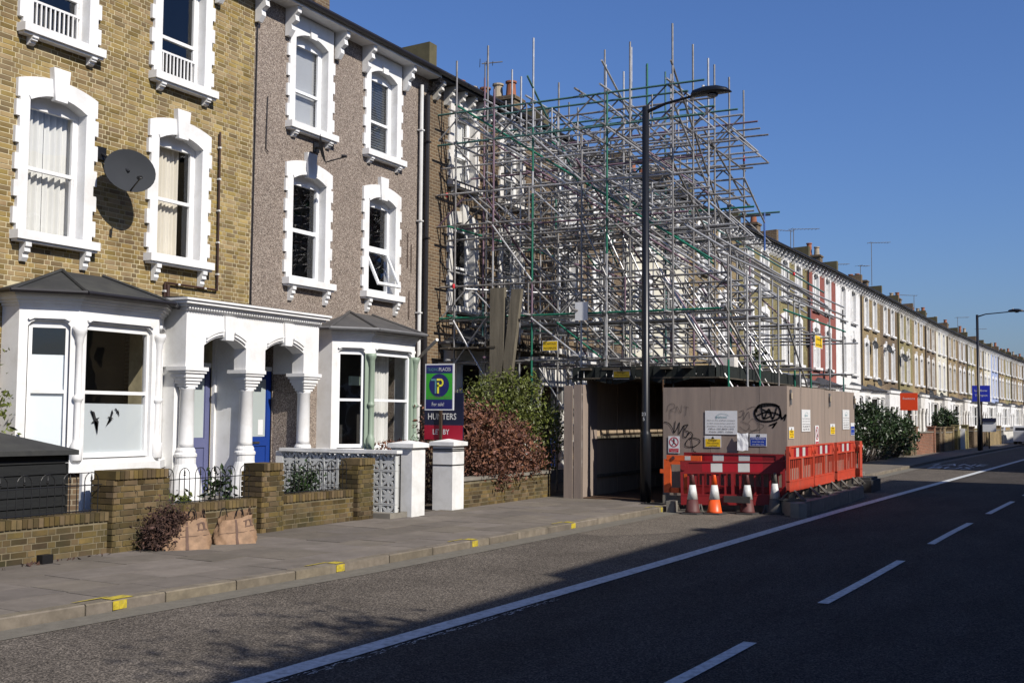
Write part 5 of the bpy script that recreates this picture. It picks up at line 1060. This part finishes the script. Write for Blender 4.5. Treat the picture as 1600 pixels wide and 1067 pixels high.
# graffiti: sprayed strokes on the near face (Y to the left)
def stroke(m, pts, w_, x=22.1655):
    for a, b in zip(pts, pts[1:]):
        d = (b[0] - a[0], b[1] - a[1]); l = math.hypot(*d) or 1; n = (-d[1] / l * w_ / 2, d[0] / l * w_ / 2); e = (d[0] / l * w_ * .3, d[1] / l * w_ * .3)
        m.quad((x, a[0] + n[0] - e[0], a[1] + n[1] - e[1]), (x, b[0] + n[0] + e[0], b[1] + n[1] + e[1]), (x, b[0] - n[0] + e[0], b[1] - n[1] + e[1]), (x, a[0] - n[0] - e[0], a[1] - n[1] - e[1]))
def px(u, v): return (8.07 - (u - 1030) / 200 * 2.55, 2.43 - (v - 603) / 75.5)
def smooth(pts, n=5):
    o = []
    for i in range(len(pts) - 1):
        p0, p1, p2, p3 = pts[max(0, i - 1)], pts[i], pts[i + 1], pts[min(len(pts) - 1, i + 2)]
        for k in range(n):
            t = k / n; o.append(tuple(.5 * (2 * p1[c] + (p2[c] - p0[c]) * t + (2 * p0[c] - 5 * p1[c] + 4 * p2[c] - p3[c]) * t * t + (3 * p1[c] - p0[c] - 3 * p2[c] + p3[c]) * t ** 3) for c in (0, 1)))
    return o + [pts[-1]]
m = M()
for s_ in ([(1032, 656), (1040, 658), (1045, 664), (1049, 673)], [(1051, 655), (1049, 672), (1055, 664), (1058, 657), (1057, 674), (1063, 665), (1066, 661)], [(1066, 661), (1064, 678)], [(1064, 662), (1072, 660), (1067, 668), (1073, 671), (1069, 679), (1064, 678)], [(1072, 676), (1076, 671), (1080, 676), (1076, 682)], [(1068, 688), (1076, 680), (1090, 682), (1091, 687), (1082, 693), (1069, 693), (1068, 688)], [(1078, 682), (1079, 692), (1081, 700), (1085, 701)]):
    stroke(m, smooth([px(*p) for p in s_]), .016)
part(m, 'graffiti_tag', 'spray', ho, HO)
m = M()
for s_, w_ in (([(1182, 640), (1186, 631), (1198, 628), (1214, 630), (1220, 640), (1216, 650), (1200, 654), (1186, 652), (1180, 643), (1184, 634), (1204, 630), (1218, 632)], .035), ([(1190, 632), (1194, 650), (1202, 636), (1208, 650), (1214, 634)], .03), ([(1184, 645), (1200, 640), (1218, 644), (1222, 650)], .03), ([(1192, 636), (1206, 644), (1196, 650)], .028), ([(1220, 640), (1222, 650), (1228, 644), (1226, 652)], .03), ([(1203, 660), (1212, 657), (1208, 663), (1214, 655)], .03)):
    stroke(m, smooth([px(*p) for p in s_]), w_, 22.1650)
part(m, 'graffiti_tag', 'spray', ho, HO)
m = M()
for s_ in ([(1037, 640), (1040, 630), (1048, 628), (1050, 634), (1042, 638), (1048, 640)], [(1052, 642), (1054, 632), (1060, 642), (1062, 630)], [(1066, 632), (1074, 634)], [(1070, 633), (1068, 646)], [(1042, 640), (1042, 652)], [(1156, 640), (1162, 638), (1160, 646), (1154, 648)], [(1164, 640), (1162, 652), (1170, 640), (1172, 650)], [(1158, 654), (1172, 660), (1166, 668), (1156, 662)], [(1170, 656), (1178, 650), (1186, 662), (1176, 668), (1170, 664)], [(1174, 668), (1188, 666), (1194, 660), (1184, 656)], [(1168, 636), (1180, 632), (1186, 640)], [(1150, 666), (1162, 674), (1176, 670), (1174, 680)]):
    stroke(m, smooth([px(*p) for p in s_]), .008)
part(m, 'graffiti_scrawl', 'spray_thin', ho, HO)
def big(fixed, axis, u0, u1, v0, v1, label):
    a = warn(u0, v0, u1, v1, fixed, axis, 'sign_white', label, [(" ", .1, None), (" ", .1, None), ("Next to this scaffold company", .022, .88), ("is the contractor and the", .022, .86), ("demolition of the old property", .022, .88), ("Office: 020 8804 1375", .032, .8), ("Mobile: 07871 123456", .032, .74)], False, None)
    t, f, w2, h = a; q = M(); U = (0, -1, 0) if axis == 'X' else (1, 0, 0); text(q, "watson", f(0, .009, h * .69), U, (0, 0, 1), .05, w2 * .72); N = 12
    for k in range(N):
        a1, a2 = math.pi * (.15 + k / N), math.pi * (.15 + (k + 1) / N); e = lambda a_, r_: f(w2 * .1 + w2 * .42 * math.cos(a_) * r_, .009, h * .72 + h * .16 * math.sin(a_) * r_); q.quad(e(a1, .93), e(a1, 1), e(a2, 1), e(a2, .93))
    q.build('logo', 'logo_teal', t)
big(22.163, 'X', 7.17, 6.51, 1.49, 1.96, 'large white contractor notice on the graffitied end of the hoarding')
big(5.51, 'Y', 23.31, 24.07, 1.55, 2.0, 'white contractor notice on the street side of the hoarding, left one of two')
big(5.51, 'Y', 27.37, 28.15, 1.57, 2.03, 'white contractor notice on the street side of the hoarding, right one of two')
a = warn(7.18, 1.23, 6.84, 1.46, 22.163, 'X', 'sign_white', 'yellow danger notice directly under the large white contractor notice', YL); tri(*a)
a = warn(6.26, 1.27, 5.92, 1.51, 22.163, 'X', 'sign_white', 'blue mandatory notice on the graffitied end of the hoarding', [("CHILDREN", .036, .8), ("must not play", .026, .7), ("on this site", .026, .7)], True, 'sign_mand', 'paper_white')
for s_ in (-.02, .02): q = M(); q.quad(a[1](s_ - .013, .009, a[3] * .76), a[1](s_ + .013, .009, a[3] * .76), a[1](s_ + .013, .009, a[3] * .95), a[1](s_ - .013, .009, a[3] * .95)); q.build('pictogram', 'ink', a[0])
def prohib(fixed, axis, u0, u1, v0, v1, label):
    t, f, w2, h = warn(u0, v0, u1, v1, fixed, axis, 'sign_white', label, [(" ", .1, None)], False, None); cz = h * .65; r_ = min(w2 * .85, h * .3); q = M(); N = 24
    for k in range(N):
        a1, a2 = 2 * math.pi * k / N, 2 * math.pi * (k + 1) / N; e = lambda a_, s_: f(r_ * s_ * math.cos(a_), .007, cz + r_ * s_ * math.sin(a_)); q.quad(e(a1, .82), e(a1, 1), e(a2, 1), e(a2, .82))
    q.quad(f(-r_ * .66, .0085, cz + r_ * .56), f(-r_ * .56, .0085, cz + r_ * .66), f(r_ * .66, .0085, cz - r_ * .56), f(r_ * .56, .0085, cz - r_ * .66)); q.quad(f(-w2 * .85, .007, h * .05), f(w2 * .85, .007, h * .05), f(w2 * .85, .007, h * .27), f(-w2 * .85, .007, h * .27)); q.build('prohibition_mark', 'sign_prohib', t)
    q = M(); e = f; q.quad(e(-.012, .006, cz - r_ * .2), e(.014, .006, cz - r_ * .2), e(.02, .006, cz + r_ * .38), e(-.02, .006, cz + r_ * .38)); q.quad(e(-.05, .006, cz - r_ * .65), e(-.03, .006, cz - r_ * .68), e(.01, .006, cz - r_ * .15), e(-.012, .006, cz - r_ * .15)); q.quad(e(.04, .006, cz - r_ * .65), e(.058, .006, cz - r_ * .6), e(.014, .006, cz - r_ * .1), e(-.006, .006, cz - r_ * .2)); q.quad(e(-.015, .006, cz + r_ * .42), e(.015, .006, cz + r_ * .42), e(.015, .006, cz + r_ * .66), e(-.015, .006, cz + r_ * .66)); q.build('pictogram', 'ink', t)
    q = M(); text(q, "No unauthorised", f(0, .009, h * .18), (0, -1, 0) if axis == 'X' else (1, 0, 0), (0, 0, 1), .016, w2 * 1.5); text(q, "persons", f(0, .009, h * .09), (0, -1, 0) if axis == 'X' else (1, 0, 0), (0, 0, 1), .016, w2 * .9); q.build('lettering', 'paper_white', t)
prohib(22.163, 'X', 7.95, 7.71, 1.10, 1.44, 'red and white no-entry pictogram notice left of the yellow one, above the leaning orange barrier')
prohib(5.51, 'Y', 24.5, 24.85, 1.2, 1.67, 'narrow red and white prohibition notice on the street side of the hoarding')
a = warn(22.25, 1.42, 22.66, 1.65, 5.51, 'Y', 'sign_white', 'yellow notice on the street side of the hoarding by the corner', YL); tri(*a)
a = warn(26.0, 1.46, 26.5, 1.7, 5.51, 'Y', 'sign_white', 'yellow notice on the street side of the hoarding, left of the far white notice', YL); tri(*a)
a = warn(28.3, 1.42, 28.75, 1.72, 5.51, 'Y', 'sign_white', 'blue mandatory notice at the far end of the hoarding street side', [("HARD HATS", .03, .7), ("must be worn", .03, .7)], True, 'sign_mand', 'paper_white')
m = M(); rr = random.Random(2); g_ = [[None] * 5 for _ in range(5)]
for a in range(5):
    for b in range(5): g_[a][b] = m.P(22.12 - .03 * b * .5 + rr.uniform(-.012, .012), 6.5 - a * .055 - b * .004, 1.52 - b * .085 + rr.uniform(-.01, .01))
for a in range(4):
    for b in range(4): m.f.append((g_[a][b], g_[a][b + 1], g_[a + 1][b + 1], g_[a + 1][b]))
tag(m.build('plastic_wallet', 'paper_white'), 'crumpled clear plastic wallet hanging between the white notice and the blue notice', 'paper')
# ------------------------------------------------------------------ barriers
def barrier(loc, rot, m_, label, refl='red', tilt=(0, 0)):
    t = empty('road_barrier', loc, rot); t.rotation_euler = (tilt[0], tilt[1], rot); tag(t, label, 'barrier', 'plastic road-works barriers')
    W, H = 2.0, 1.0; a = -W / 2; b = W / 2; y0, y1 = -.03, .03
    m = M(); m.box(a, b, y0, y1, .74, .77); m.box(a, b, y0, y1, .955, .985); m.box(a, a + .16, y0, y1, .77, .955); m.box(b - .16, b, y0, y1, .77, .955); m.box(a + .16, b - .16, -.015, .02, .77, .955)
    m.box(a, b, y0, y1, .14, .34); m.box(a, b, y0 - .006, y1 + .006, .14, .17); m.box(a, b, y0 - .006, y1 + .006, .32, .345)
    m.box(a, a + .05, y0, y1, .345, .74); m.box(b - .05, b, y0, y1, .345, .74); m.box(-.03, .03, y0, y1, .345, .74)
    m.tube((b - .06, -.045, .865), (b - .06, .045, .865), .06, n=12); m.tube((a + .06, -.05, .865), (a + .06, .05, .865), .06, n=12); m.build('frame', m_, t)
    n = 13
    for k in range(n):
        x = a + .05 + (W - .1) * (k + .7) / (n + .4)
        if abs(x) < .05: continue
        q = M(); q.box(x - .019, x + .019, -.006, .006, .345, .74); q.build('slat', m_, t)
    q = M(); q.quad((a + .42, -.0165, .775), (b - .42, -.0165, .775), (b - .42, -.0165, .95), (a + .42, -.0165, .95)); q.quad((b - .2, .0215, .775), (a + .2, .0215, .775), (a + .2, .0215, .95), (b - .2, .0215, .95)); q.build('reflective_sheet', 'refl_red', t)
    for x in (-.3, .22):
        q = M(); q.quad((x - .11, -.018, .775), (x + .11, -.018, .775), (x + .11, -.018, .95), (x - .11, -.018, .95)); q.quad((x + .11, .023, .775), (x - .11, .023, .775), (x - .11, .023, .95), (x + .11, .023, .95)); q.build('reflective_square', 'refl_white', t)
    for x in (a + .35, b - .35):
        q = M(); q.box(x - .06, x + .06, -.24, .24, -.045, .0); q.box(x - .045, x + .045, -.06, .06, .0, .14); [q.tube((x + e, -.2, -.01), (x + e * .4, -.03, .15), .016, n=5) for e in (-.09, 0, .09)]; q.tube((x, .2, -.01), (x, .03, .15), .022, n=5); q.build('foot', 'rubber_grey', t)
    return t
barrier((22.3, 5.3, .31), R(0), 'barrier_red', 'sunlit red slatted barrier at the near corner of the street side row')
barrier((24.45, 5.33, .31), R(.6), 'barrier_red', 'sunlit red slatted barrier, middle one of the street side row')
barrier((26.7, 5.33, .31), R(0), 'barrier_red', 'sunlit red slatted barrier, third of the street side row')
barrier((28.6, 5.75, .31), R(35), 'barrier_red', 'red slatted barrier turned at an angle at the far end of the row')
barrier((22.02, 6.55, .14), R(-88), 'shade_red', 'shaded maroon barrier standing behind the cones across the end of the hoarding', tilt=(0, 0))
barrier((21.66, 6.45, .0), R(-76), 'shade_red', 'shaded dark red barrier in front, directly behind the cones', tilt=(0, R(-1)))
# orange end frame of the leaning barrier
t = empty('barrier_end', (21.7, 7.45, .33)); tag(t, 'bright orange barrier end frame with a big rectangular hole leaning beside the lamp post', 'barrier')
m = M()
for y0, y1, z0, z1 in ((.28, .42, .12, .66), (-.08, 0, .08, .66), (.0, .28, .56, .66), (0, .3, .0, .1), (-.12, .1, -.0, .1), (.42, .5, .38, .46), (-.35, -.08, .58, .74)): m.box(-.03, .03, y0, y1, z0, z1)
m.slab([(-.03, .28), (.03, .28), (.03, .42), (-.03, .42)], .0, .12); m.build('frame', 'barrier_orange', t); m = M(); m.box(-.034, .034, -.3, .36, .64, .74); m.build('top_rail', 'barrier_orange', t)
m = M(); m.tube((-.05, .22, .69), (.05, .22, .69), .035, n=12); m.build('pin_hole', 'dark_maroon', t)
m = M(); m.quad((-.036, -.02, .65), (-.036, -.14, .65), (-.036, -.14, .73), (-.036, -.02, .73)); m.build('reflective_square', 'refl_white', t)
def cone(x, y, m1, m2, label, h=.74, rz=0, tilt=0):
    t = empty('traffic_cone', (x, y, .0), rz); t.rotation_euler = (0, tilt, rz); tag(t, label, 'traffic cone', 'traffic cones in front of the barriers'); pr = lambda z: .145 - .118 * z / h
    q = M(); q.lathe(0, 0, [(pr(.03) + .012, .03), (pr(.05), .06), (pr(.28 * h / .74), .28 * h / .74)], 20); q.build('cone_skirt', m1, t, smooth=True)
    q = M(); a, b = .28 * h / .74, .55 * h / .74; q.lathe(0, 0, [(pr(a) + .002, a), (pr(b) + .002, b)], 20); q.build('white_sleeve', m2, t, smooth=True)
    q = M(); q.lathe(0, 0, [(pr(b), b), (pr(h - .02), h - .02), (.024, h)], 20); q.build('cone_tip', m1, t, smooth=True)
    q = M(); q.slab([(-.2, -.15), (-.15, -.2), (.15, -.2), (.2, -.15), (.2, .15), (.15, .2), (-.15, .2), (-.2, .15)], .0, .032); q.build('base', 'rubber', t)
cone(20.85, 7.0, 'dark_maroon', 'cone_white', 'dark maroon cone, leftmost of four, beside the kerb corner'); cone(21.04, 6.63, 'cone_orange', 'cone_white', 'bright orange cone with a clean skirt, second from the left')
cone(21.4, 6.1, 'dark_maroon', 'cone_white', 'dark maroon cone, third from the left'); cone(21.68, 5.64, 'rubber_grey', 'cone_white', 'grey cone, rightmost of four, at the hoarding corner', .78)
m = M(); m.box(21.2, 21.26, 6.0, 6.5, .22, .34); tag(m.build('barrier_foot_plate', 'rubber'), 'dark lettered rubber plate hanging between the middle cones', 'rubber block')
# raised kerb island under the barriers
t = empty('kerb_island', (21.9, 4.75, 0)); tag(t, 'raised stone kerb build-out under the row of red barriers', 'kerb')
m = M(); m.slab([(-.7, .38), (5.5, .4), (7.6, .85), (13, 1.75), (13.4, 3.1), (.2, 3.3), (.2, 1.1)], .0, .25); m.build('island_paving', 'concrete', t)
pts = [(.15, 1.1), (-.8, .3), (.8, .24), (2.6, .26), (4.4, .27), (5.6, .32), (7.6, .78), (10, 1.2), (12.8, 1.62)]; r7 = random.Random(7)
for a, b in zip(pts, pts[1:]):
    L_ = math.hypot(b[0] - a[0], b[1] - a[1]); n = max(1, round(L_ / .75))
    for k in range(n):
        p = (a[0] + (b[0] - a[0]) * k / n, a[1] + (b[1] - a[1]) * k / n + r7.uniform(-.012, .012)); m = M((p[0], p[1], 0), math.atan2(b[1] - a[1], b[0] - a[0])); m.box(.005, L_ / n - .008, 0, .16, 0, .265 + r7.uniform(-.012, .012)); m.build('kerb_stone', 'concrete', t)
m = M(); m.box(29.2, 30.5, 5.2, 5.75, .0, .3); m.box(29.35, 30.35, 5.25, 5.7, .3, .36); tag(m.build('rubber_block', 'rubber'), 'black ballast block on the road at the end of the barrier row', 'block')
m = M(); m.box(20.95, 21.15, 7.4, 7.56, 0, .22); tag(m.build('loose_kerbstone', 'concrete'), 'loose kerb stone end-on beside the yellow-marked kerb corner', 'kerb stone')
m = M(); m.box(24.3, 24.6, 7.2, 7.7, 2.86, 3.15); tag(m.build('rubble_sack', 'dirty_white'), 'white rubble sack on the boards above the hoarding', 'sack')
# ------------------------------------------------------------------ lamp posts, estate boards, far hedges and walls
def lamp(x, y, z0, h, arm, label, cat='street lamp'):
    t = empty('street_lamp', (x, y, z0)); tag(t, label, cat); m = M(); m.lathe(0, 0, [(.115, 0), (.115, 1.35), (.105, 1.4), (.085, 1.46), (.07, h)], 16); m.build('post', 'lamp_black', t, smooth=True)
    m = M(); m.tube((0, .02, h - .12), (0, -.45, h + .02), .045, .03); m.tube((0, -.45, h + .02), (0, -arm, h + .1), .03, .028); m.build('arm', 'lamp_black', t)
    m = M(); sec = [(0, .05, .05, .0), (.05, .14, .10, .0), (.3, .18, .13, .02), (.55, .18, .12, .02), (.74, .12, .08, .0), (.84, .03, .02, -.03)]; N = 12
    for (d, wx, hz, dz) in sec:
        for k in range(N): a = 2 * math.pi * k / N; m.P(wx * math.cos(a), -arm - d, h + .12 + dz + (hz if math.sin(a) > 0 else hz * .45) * math.sin(a))
    for s_ in range(len(sec) - 1):
        for k in range(N): m.f.append((s_ * N + k, s_ * N + (k + 1) % N, (s_ + 1) * N + (k + 1) % N, (s_ + 1) * N + k))
    m.f += [tuple(range(N)), tuple(range((len(sec) - 1) * N + N - 1, (len(sec) - 1) * N - 1, -1))]; m.build('lamp_head', 'lamp_black', t, smooth=True)
    m = M(); m.lathe(0, -arm - .45, [(.02, h + .055), (.10, h + .05), (.11, h + .075)], 12); m.build('lens', 'lead', t); m = M(); m.lathe(0, -arm - .25, [(.03, h + .24), (.03, h + .3)], 8); m.build('photocell', 'white_pipe', t); return t
l1 = lamp(22.05, 8.4, .1, 8.18, 1.0, 'tall black street lamp standing in front of the scaffold at the hoarding entrance')
m = M(); m.v = []; text(m, "23", (-.105, .0, 1.75), (0, -1, 0), (0, 0, 1), .07); text(m, "5", (-.105, 0, 1.65), (0, -1, 0), (0, 0, 1), .07); m.build('lamp_number', 'sign_white', l1)
lamp(68.7, 6.35, .1, 7.6, 1.6, 'far street lamp with a long arm, black against the terrace on the right')
lamp(128, 1.6, .1, 7.6, 1.6, 'tiny street lamp furthest away at the end of the road')
def estate(x, y, w_, z0, z1, m_, label, words, rounded=False, facing=0, post=.0):
    t = empty('estate_board', (x, y, .05), R(facing)); tag(t, label, 'sign'); m = M(); m.box(-.04, .0, -w_ / 2, w_ / 2, z0, z1); m.build('board', m_, t); m = M()
    for k, s_ in enumerate(words): text(m, s_, (-.045, 0, z1 - (z1 - z0) * (.38 + .3 * k)), (0, -1, 0), (0, 0, 1), (z1 - z0) * .14, w_ * .7)
    m.build('lettering', 'sign_white', t); m = M(); m.box(.002, .07, -w_ * post - .04, -w_ * post + .04, 0, z1 - .1); m.build('post', 'dark_wood', t); return t
estate(58.6, 8.6, .82, 2.2, 3.05, 'sign_orange', 'bright orange estate board on a dark post over the hedge on the right', ["foxtons"], post=-.0)
estate(69.6, 6.3, .95, 2.8, 3.7, 'sign_royal', 'royal blue board fixed beside the far street lamp', ["Ludlow", "Thompson"])
estate(74, 6.3, .8, 1.05, 1.85, 'sign_white', 'white estate board low behind the far street lamp', [" "])
q = M(); q.box(73.9, 73.95, 5.89, 6.71, 1.7, 1.92); tag(q.build('board_strip', 'sign_navy'), 'navy strip along the top of the low white estate board', 'sign')
hedge('privet_hedge', [(36.5, 8.6, 1.0, 2, .7, .85), (40, 8.9, 1.1, 2, .7, .9), (44, 8.9, 1.25, 2, .7, 1.0), (47, 8.5, 1.4, 2, .7, 1.0), (51, 8.4, 1.1, 2, .7, .95), (54.5, 8.4, .9, 2.2, .7, .85)], 15000, .075, 'leaf_dark', 'long dark green privet hedge just past the hoarding', 41)
hedge('green_bush', [(36.5, 10.2, 2.2, 1.2, .8, 1.6), (38.5, 10.2, 1.8, 1.2, .8, 1.3)], 5000, .08, 'leaf_dark', 'taller dark bush rising behind the hedge at the end of the scaffold', 42)
fw = [(56.6, 58.0, 1.15, 'brick_brown', 'dark brick garden wall stub by the orange board'), (58.0, 62.8, 1.15, 'brick_red', 'red-brown brick garden wall right of the hedge'), (64.0, 65.3, 1.1, 'brick_brown', 'short brown brick wall before the yellow brick one'), (65.3, 68.2, 1.1, 'brick_yellow', 'pale yellow brick garden wall before the far street lamp'), (69.5, 73, 1.2, 'brick_olive', 'olive brick garden wall behind the far street lamp'), (75, 80, 1.1, 'brick_brown', 'brown garden wall beyond the far street lamp'), (81, 88, 1.1, 'brick_yellow', 'far yellow garden wall'), (89.5, 97, 1.0, 'dirty_white', 'far pale garden wall'), (98, 106, 1.0, 'brick_brown', 'distant brown garden wall')]
for x0, x1, h_, mt, lb in fw:
    ya, yb = interp(x0, [(50, 8.5), (57, 8.3), (64, 7.9), (75, 7.3), (106, 6)]), interp(x1, [(50, 8.5), (57, 8.3), (64, 7.9), (75, 7.3), (106, 6)]); t = empty('front_wall', (x0, ya, .05), math.atan2(yb - ya, x1 - x0)); tag(t, lb, 'wall'); L_ = x1 - x0
    m = M(); m.box(0, L_, 0, .22, 0, h_ - .06); m.build('brick_wall', mt, t); m = M(); m.box(-.02, L_ + .02, -.03, .25, h_ - .06, h_); m.build('coping', 'concrete', t)
    for xx in (0, L_ - .35): m = M(); m.box(xx, xx + .35, -.06, .3, 0, h_ + .2); m.box(xx - .03, xx + .38, -.09, .33, h_ + .2, h_ + .27); m.build('pier', mt, t)
hedge('square_hedge', [(71.5, 8.5, 1.6, 1.8, .6, .6)], 2600, .09, 'leaf_dark', 'square clipped hedge behind the wall before the far street lamp', 43)
m = M(); m.box(70.5, 70.62, 7.3, 7.9, .1, 1.3); tag(m.build('white_gate', 'white_paint'), 'white gate in the far brick wall', 'gate')
# aerials on the roofs
def aerial(x, y, z, h, L_, ang, label, n=8):
    t = empty('tv_aerial', (x, y, z)); tag(t, label, 'aerial', 'television aerials on the roofs'); m = M(); m.tube((0, 0, 0), (0, 0, h), .022, n=6); m.build('mast', 'lead', t); c, s_ = math.cos(ang), math.sin(ang); m = M(); m.tube((-c * L_ * .2, -s_ * L_ * .2, h - .05), (c * L_, s_ * L_, h + .02), .018, n=5)
    for k in range(n): d = -.15 + L_ * 1.1 * k / n; w_ = .22 if k else .4; m.tube((c * d - s_ * w_, s_ * d + c * w_, h - .03), (c * d + s_ * w_, s_ * d - c * w_, h - .03), .009, n=4)
    m.build('antenna', 'lead', t)
aerial(28.1, 15.6, 10.7, 1.25, .5, R(-60), 'thin aerial above the pots behind the left of the scaffold', 3)
aerial(36.5, 15.6, 10.6, 1.6, 1.1, R(165), 'dark aerial against the sky under the scaffold top', 8)
aerial(64.5, 15.6, 10.9, 1.7, 1.5, R(-60), 'forked aerial above the red and white houses'); aerial(63.8, 15.6, 10.9, 1.5, .8, R(120), 'smaller aerial just left of the forked one', 5)
aerial(74.5, 15.6, 10.9, .9, 1.2, R(-60), 'small low aerial left of the tallest one'); aerial(77.5, 13.6, 10.6, 2.9, 1.3, R(-60), 'tallest aerial, a long straight mast by the far pots'); aerial(79, 14.6, 10.6, 1.6, .8, R(-40), 'short aerial right beside the tallest mast', 5)
aerial(99, 14, 10.9, 1.2, 1.3, R(120), 'far thin aerial before the third chimney'); aerial(121, 13, 10.9, 1.1, 1.2, R(-60), 'tiny aerial further down the roofs'); aerial(140, 13, 10.9, 1.3, 1.2, R(-60), 'tiny aerial left of the far lamp head')
# vehicles far down the road, end building
def van(x, y, an, m_, label, L_=4.6, H=1.9):
    t = empty('parked_van' if H > 1.6 else 'parked_car', (x, y, 0), an); tag(t, label, 'van' if H > 1.6 else 'car'); m = M(); prof = [(0, .3), (L_, .3), (L_, .85), (L_ - .9, 1.0), (L_ - 1.6, H), (.1, H), (0, 1.0)]; m.prism(prof, -.85, .85); m.build('body', m_, t)
    m = M(); m.prism([(L_ - 1.0, 1.02), (L_ - 1.58, H - .1), (L_ - 2.2, H - .1), (L_ - 2.2, 1.02)], -.856, .856); m.quad((-.005, .7, 1.1), (-.005, -.7, 1.1), (.06, -.7, H - .12), (.06, .7, H - .12)); m.build('window', 'black_iron', t)
    for xx in (.8, L_ - .8):
        for s_ in (-.8, .8): m = M(); m.tube((xx, s_ - .1, .32), (xx, s_ + .1, .32), .32, n=14); m.build('wheel', 'rubber', t)
    return t
van(97, 4.6, R(-3), 'van_paint', 'white van parked far down the road', 4.8, 2.0); van(107, 3.9, R(-4), 'car_paint', 'silver car parked behind the white van', 4.2, 1.45); van(88.5, 5.1, R(-3), 'car_paint', 'pale car parked nearest at the end of the pavement', 4.1, 1.4)
t = empty('gable_building', (188, 5.5, 0), R(-6)); tag(t, 'dark roofed building with a plain grey gable closing the view on the right', 'building'); m = M(); m.box(0, 9, -14, 4, 0, 9.2); m.build('wall', 'far_grey', t); m = M(); m.box(-.3, 9.3, -14.3, 4.3, 9.2, 9.4)
i = len(m.v)
for p in ((-.3, -14.3, 9.4), (9.3, -14.3, 9.4), (9.3, 4.3, 9.4), (-.3, 4.3, 9.4), (1.5, -12, 12.6), (7.5, -12, 12.6), (7.5, 2, 12.6), (1.5, 2, 12.6)): m.P(*p)
m.f += [(i + a, i + b, i + c, i + d) for a, b, c, d in ((0, 1, 5, 4), (1, 2, 6, 5), (2, 3, 7, 6), (3, 0, 4, 7), (4, 5, 6, 7))]; m.build('roof', 'slate', t)
# ------------------------------------------------------------------ the other side of the street, behind and right of the camera: it throws the big shadow
def opposite(x0, x1, y, h, mt, label, kk):
    t = empty('terraced_house', (x0, y, 0)); tag(t, label, 'house', 'tall houses on the near side of the street'); W = x1 - x0; m = M(); m.box(0, W, -9, 0, 0, h - .6); m.build('wall', mt, t)
    m = M(); m.box(-.0, W, -9.1, .28, h - .6, h - .35); m.box(.0, W, -9, .05, h - .35, h); m.build('parapet', 'dirty_white', t); s_ = W / 6
    for zf in (1.2, 4.4, 7.4, 9.9):
        if zf + 1.6 > h - .7: continue
        for xx in (.9, 3.6):
            q = M(); q.box(xx * s_ - .12, xx * s_ + 1.12, 0.004, .05, zf - .1, zf + 1.85); f = q.build('window', 'white_paint', t); q = M(); q.quad((xx * s_ + 1.0, .06, zf), (xx * s_, .06, zf), (xx * s_, .06, zf + 1.7), (xx * s_ + 1.0, .06, zf + 1.7)); q.build('pane', 'black_iron', f)
    if kk: q = M(); q.box(W - .5, W + .0, -4, -1.2, h, h + 1.3); q.build('chimney', 'brick_brown', t)
k = 0; x = 1.5
while x < 28:
    opposite(x, x + 5.9, -8.0, 11.7 if k % 3 else 11.45, ('brick_brown', 'brick_yellow', 'brick_red')[k % 3], 'tall brown house across the street, number %s from the near end' % ('one', 'two', 'three', 'four', 'five', 'six')[k], k % 2); x += 5.95; k += 1
x = 39.6; k = 0
while x < 150:
    yy = interp(x, [(38, -8.6), (90, -11.5), (150, -18)]); opposite(x, x + 8.9, yy, (15.0, 14.5, 15.5)[k % 3], ('brick_yellow', 'brick_brown')[k % 2], 'tall house across the street, %s beyond the side road' % ('first', 'second', 'third', 'fourth', 'fifth', 'sixth', 'seventh', 'eighth', 'ninth', 'tenth', 'eleventh', 'twelfth', 'thirteenth')[min(k, 12)], k % 2); x += 8.95; k += 1
t = empty('street_tree', (3.2, -5.2, 0)); tag(t, 'street tree across the road behind the camera', 'tree'); rr = random.Random(15); m = M(); m.lathe(0, 0, [(.2, 0), (.15, 2), (.12, 5), (.06, 8)], 10); tips = []
for k in range(16):
    a = rr.uniform(0, 6.28); z = rr.uniform(5, 8); e = (math.cos(a) * rr.uniform(.6, 2.0), math.sin(a) * rr.uniform(.5, 1.2), z + rr.uniform(.4, 1.7)); m.tube((0, 0, z - .6), e, .05, .02, n=5); tips.append(e)
m.build('trunk', 'bark', t); m = M(); leaves(m, 2600, lambda q: tuple(c + q.gauss(0, .35) for c in q.choice(tips)), .08, rr); m.build('crown', 'leaf_green', t)
